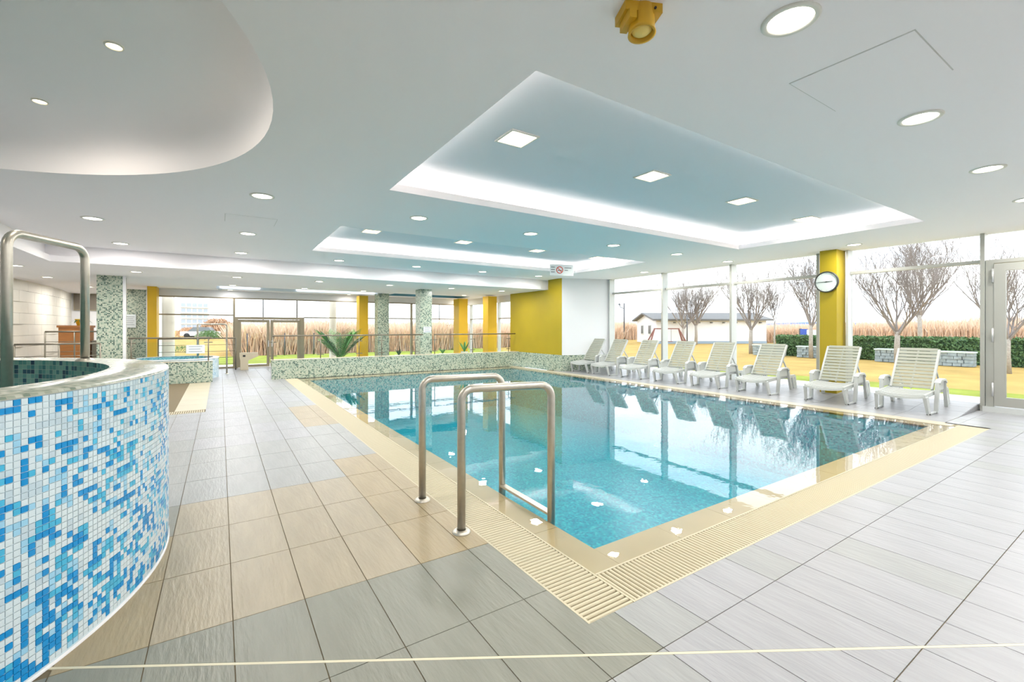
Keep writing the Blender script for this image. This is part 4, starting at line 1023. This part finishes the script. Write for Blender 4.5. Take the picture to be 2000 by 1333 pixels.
for y in (1.2, 3.2):
    f = MB().box(-.05, .02, y, y+.7, .75, 1.6).build('window', 'alu_pale', t); MB().box(-.07, -.05, y+.07, y+.63, .82, 1.53).build('pane', 'winpane', f)
MB().box(-.02, L+.02, -.04, 0, 0, .22).build('plinth', 'plinth', t)
for k in range(9): MB().box(.4+k*L/9, .4+k*L/9+.1, -.3, 0, eh-.28, eh-.18).build('rafter_end', 'roof', t)
# swing frame
t = thing('garden_swing', 'red-brown timber A-frame swing on the lawn before the white house', 'swing', (onX(1302, 24.6), 0, 0))
t.location = (24.6, onX(1302, 24.6), 0); t.rotation_euler = (0, 0, -.55)
for x in (-1.0, 1.0):
    for y in (-.45, .45): MB().bar((x+(.35 if x > 0 else -.35), y, 0), (x*.8, 0, 1.28), .07, .07).build('leg', 'swing', t)
    MB().bar((x*1.1, -.25, .5), (x*1.1, .25, .5), .05, .05).build('brace', 'swing', t)
MB().bar((-.85, 0, 1.28), (.85, 0, 1.28), .07, .07).build('top_beam', 'swing', t)
for x in (-.3, .3): MB().tube([(x, 0, 1.28), (x, 0, .45)], .012, 5).build('rope', 'post', t)
MB().box(-.36, .36, -.12, .12, .42, .46).build('seat', 'swing', t)
def sway(name, label, cat, px, X, h, r, head=True, y=None):
    t = thing(name, label, cat, (X, onX(px, X) if y is None else y, 0))
    MB().tube([(0, 0, 0), (0, 0, h)], r, 8, r2=r*.7).build('pole', 'post', t)
    if head:
        MB().tube([(0, 0, h*.86), (-.25, .25, h*.9), (-.3, .3, h*.97)], r*.5, 6).build('arm', 'post', t)
        q = MB().lathe([(.001, .1), (.05, .08), (.12, -.05), (.1, -.07), (.001, -.07)], 12); q.build('lantern', 'post', t, (-.3, .3, h*.97))
sway('street_lamp', 'dark lamp post in front of the distant reeds by the white house', 'lamp post', 1219, 31.0, 3.6, .075)
sway('garden_post', 'dark post standing before the long house wall', 'post', 1342, 28.5, 2.3, .05, False)
sway('street_lamp', 'lamp post outside the end window right of the broad column', 'lamp post', 858, 17.5, 4.2, .06)
sway('mast', 'thin leaning mast above the double door, left one', 'mast', 514, 6.0, 13.0, .09, False, 6.0/col_dir(514).x*col_dir(514).y)
sway('mast', 'thin leaning mast above the double door, right one', 'mast', 580, 8.6, 13.0, .09, False, 8.6/col_dir(580).x*col_dir(580).y)
t = thing('information_board', 'blue and white board standing behind the hedge', 'board', (27.0, onX(1581, 27.0), 0), -.6)
MB().box(-.05, .05, -.85, -.75, 0, 1.3).build('post', 'post', t); MB().box(-.05, .05, .75, .85, 0, 1.3).build('post', 'post', t)
MB().box(-.04, .04, .2, .75, .7, 1.28).build('blue_panel', 'blue', t); MB().box(-.03, .03, -.75, .2, .74, 1.24).build('white_panel', 'sign', t)
# outside the end windows
def round_col(label, px, Y, r, h=2.5):
    t = thing('round_column', label, 'column', (onY(px, Y), Y, 0)); q = MB().lathe([(r, 0), (r, h)], 24); q.build('shaft', 'cream', t); q = MB().lathe([(r*1.15, 0), (r*1.15, .08), (r, .1)], 24); q.build('base', 'cream', t)
round_col('cream round column outside the left end window', 329, 18.6, .17); round_col('cream round column outside, behind the palm', 650, 18.6, .13)
t = thing('apartment_block', 'tall pale apartment block far beyond the left end window', 'building', (col_dir(372).x*190, col_dir(372).y*190, 0), .35)
MB().box(-5.2, 5.2, -5, 5, 0, 11.6).build('walls', 'tower', t); MB().box(-3, 2, -3, 3, 11.6, 12.8).build('roof_house', 'tower', t)
for fl_ in range(5):
    for k in range(5):
        wn = MB().box(-4.8+k*2, -3.4+k*2, -5.15, -5.0, 1.0+fl_*2.25, 2.4+fl_*2.25).build('window', 'towerwin', t)
    MB().box(-5.1, 5.1, -5.6, -5.0, .55+fl_*2.25, .8+fl_*2.25).build('balcony', 'tower', t)
def bush(name, label, px, dist, w_, h_, n, seed, m):
    rnd = random.Random(seed); c = col_dir(px)*dist; t = thing(name, label, 'bush', (c.x, c.y, 0)); mb = MB()
    for i in range(n):
        a, e = rnd.uniform(0, 6.283), rnd.uniform(0, 1.4); r = rnd.uniform(.6, 1)
        p = Vector((math.cos(a)*math.cos(e)*w_*r, math.sin(a)*math.cos(e)*w_*r, math.sin(e)*h_*r+.05)); s = rnd.uniform(.05, .1)*h_
        d = Vector((rnd.gauss(0, .5), rnd.gauss(0, .5), 1)).normalized(); sd_ = d.cross(Vector((rnd.gauss(0, 1), rnd.gauss(0, 1), 0))).normalized()*s*.35
        mb.quad(p-d*s-sd_, p-d*s+sd_, p+d*s+sd_*.3, p+d*s-sd_*.3)
    mb.build('foliage', m, t, kind='stuff'); MB().tube([(0, 0, 0), (0, 0, h_*.6)], .05*h_, 6, r2=.02*h_).build('stem', 'bark', t)
bush('brown_bush', 'wide russet bush beyond the left end window', 425, 62, 2.6, 2.6, 2500, 2, 'bush')
bush('brown_bush', 'russet thicket beside the parked cars', 372, 66, 2.2, 1.4, 1500, 3, 'bush')
bush('green_bush', 'dark green bush beside the parked cars', 408, 52, 1.5, 1.0, 1500, 4, 'hedge')
bush('low_shrub', 'low green shrub outside the left end window', 362, 24, .9, .35, 900, 6, 'hedge')
def car(label, px, dist, rz):
    c = col_dir(px)*dist; t = thing('parked_car', label, 'car', (c.x, c.y, 0), rz)
    MB().box(-2, 2, -.8, .8, .3, .85).build('body', 'car', t); MB().hexa([(-1.2,-.75,.85),(1.5,-.75,.85),(1.5,.75,.85),(-1.2,.75,.85),(-.6,-.65,1.4),(1.1,-.65,1.4),(1.1,.65,1.4),(-.6,.65,1.4)]).build('cabin', 'winpane', t)
    for x in (-1.25, 1.25):
        for y in (-.8, .8):
            w_ = MB().lathe([(.001, -.1), (.32, -.1), (.32, .1), (.001, .1)], 14).build('wheel', 'black', t, (x, y, .32)); w_.rotation_euler = (math.pi/2, 0, 0)
car('white parked car farther left beyond the end window', 392, 58, -.3); car('white parked car farther right beyond the end window', 446, 78, -.3)
# wire fence posts before the reeds
for i, px in enumerate((483, 556, 613, 664)):
    Y = 24.5; t = thing('fence_post', 'thin grey fence post before the reeds, %s from the left' % ORD[i], 'post', (onY(px, Y), Y, 0), group='fence posts before the reeds')
    MB().tube([(0, 0, 0), (0, 0, 1.05)], .03, 6).build('post_shaft', 'post', t); MB().lathe([(.03, 1.05), (.04, 1.06), (.001, 1.09)], 8).build('cap', 'post', t)
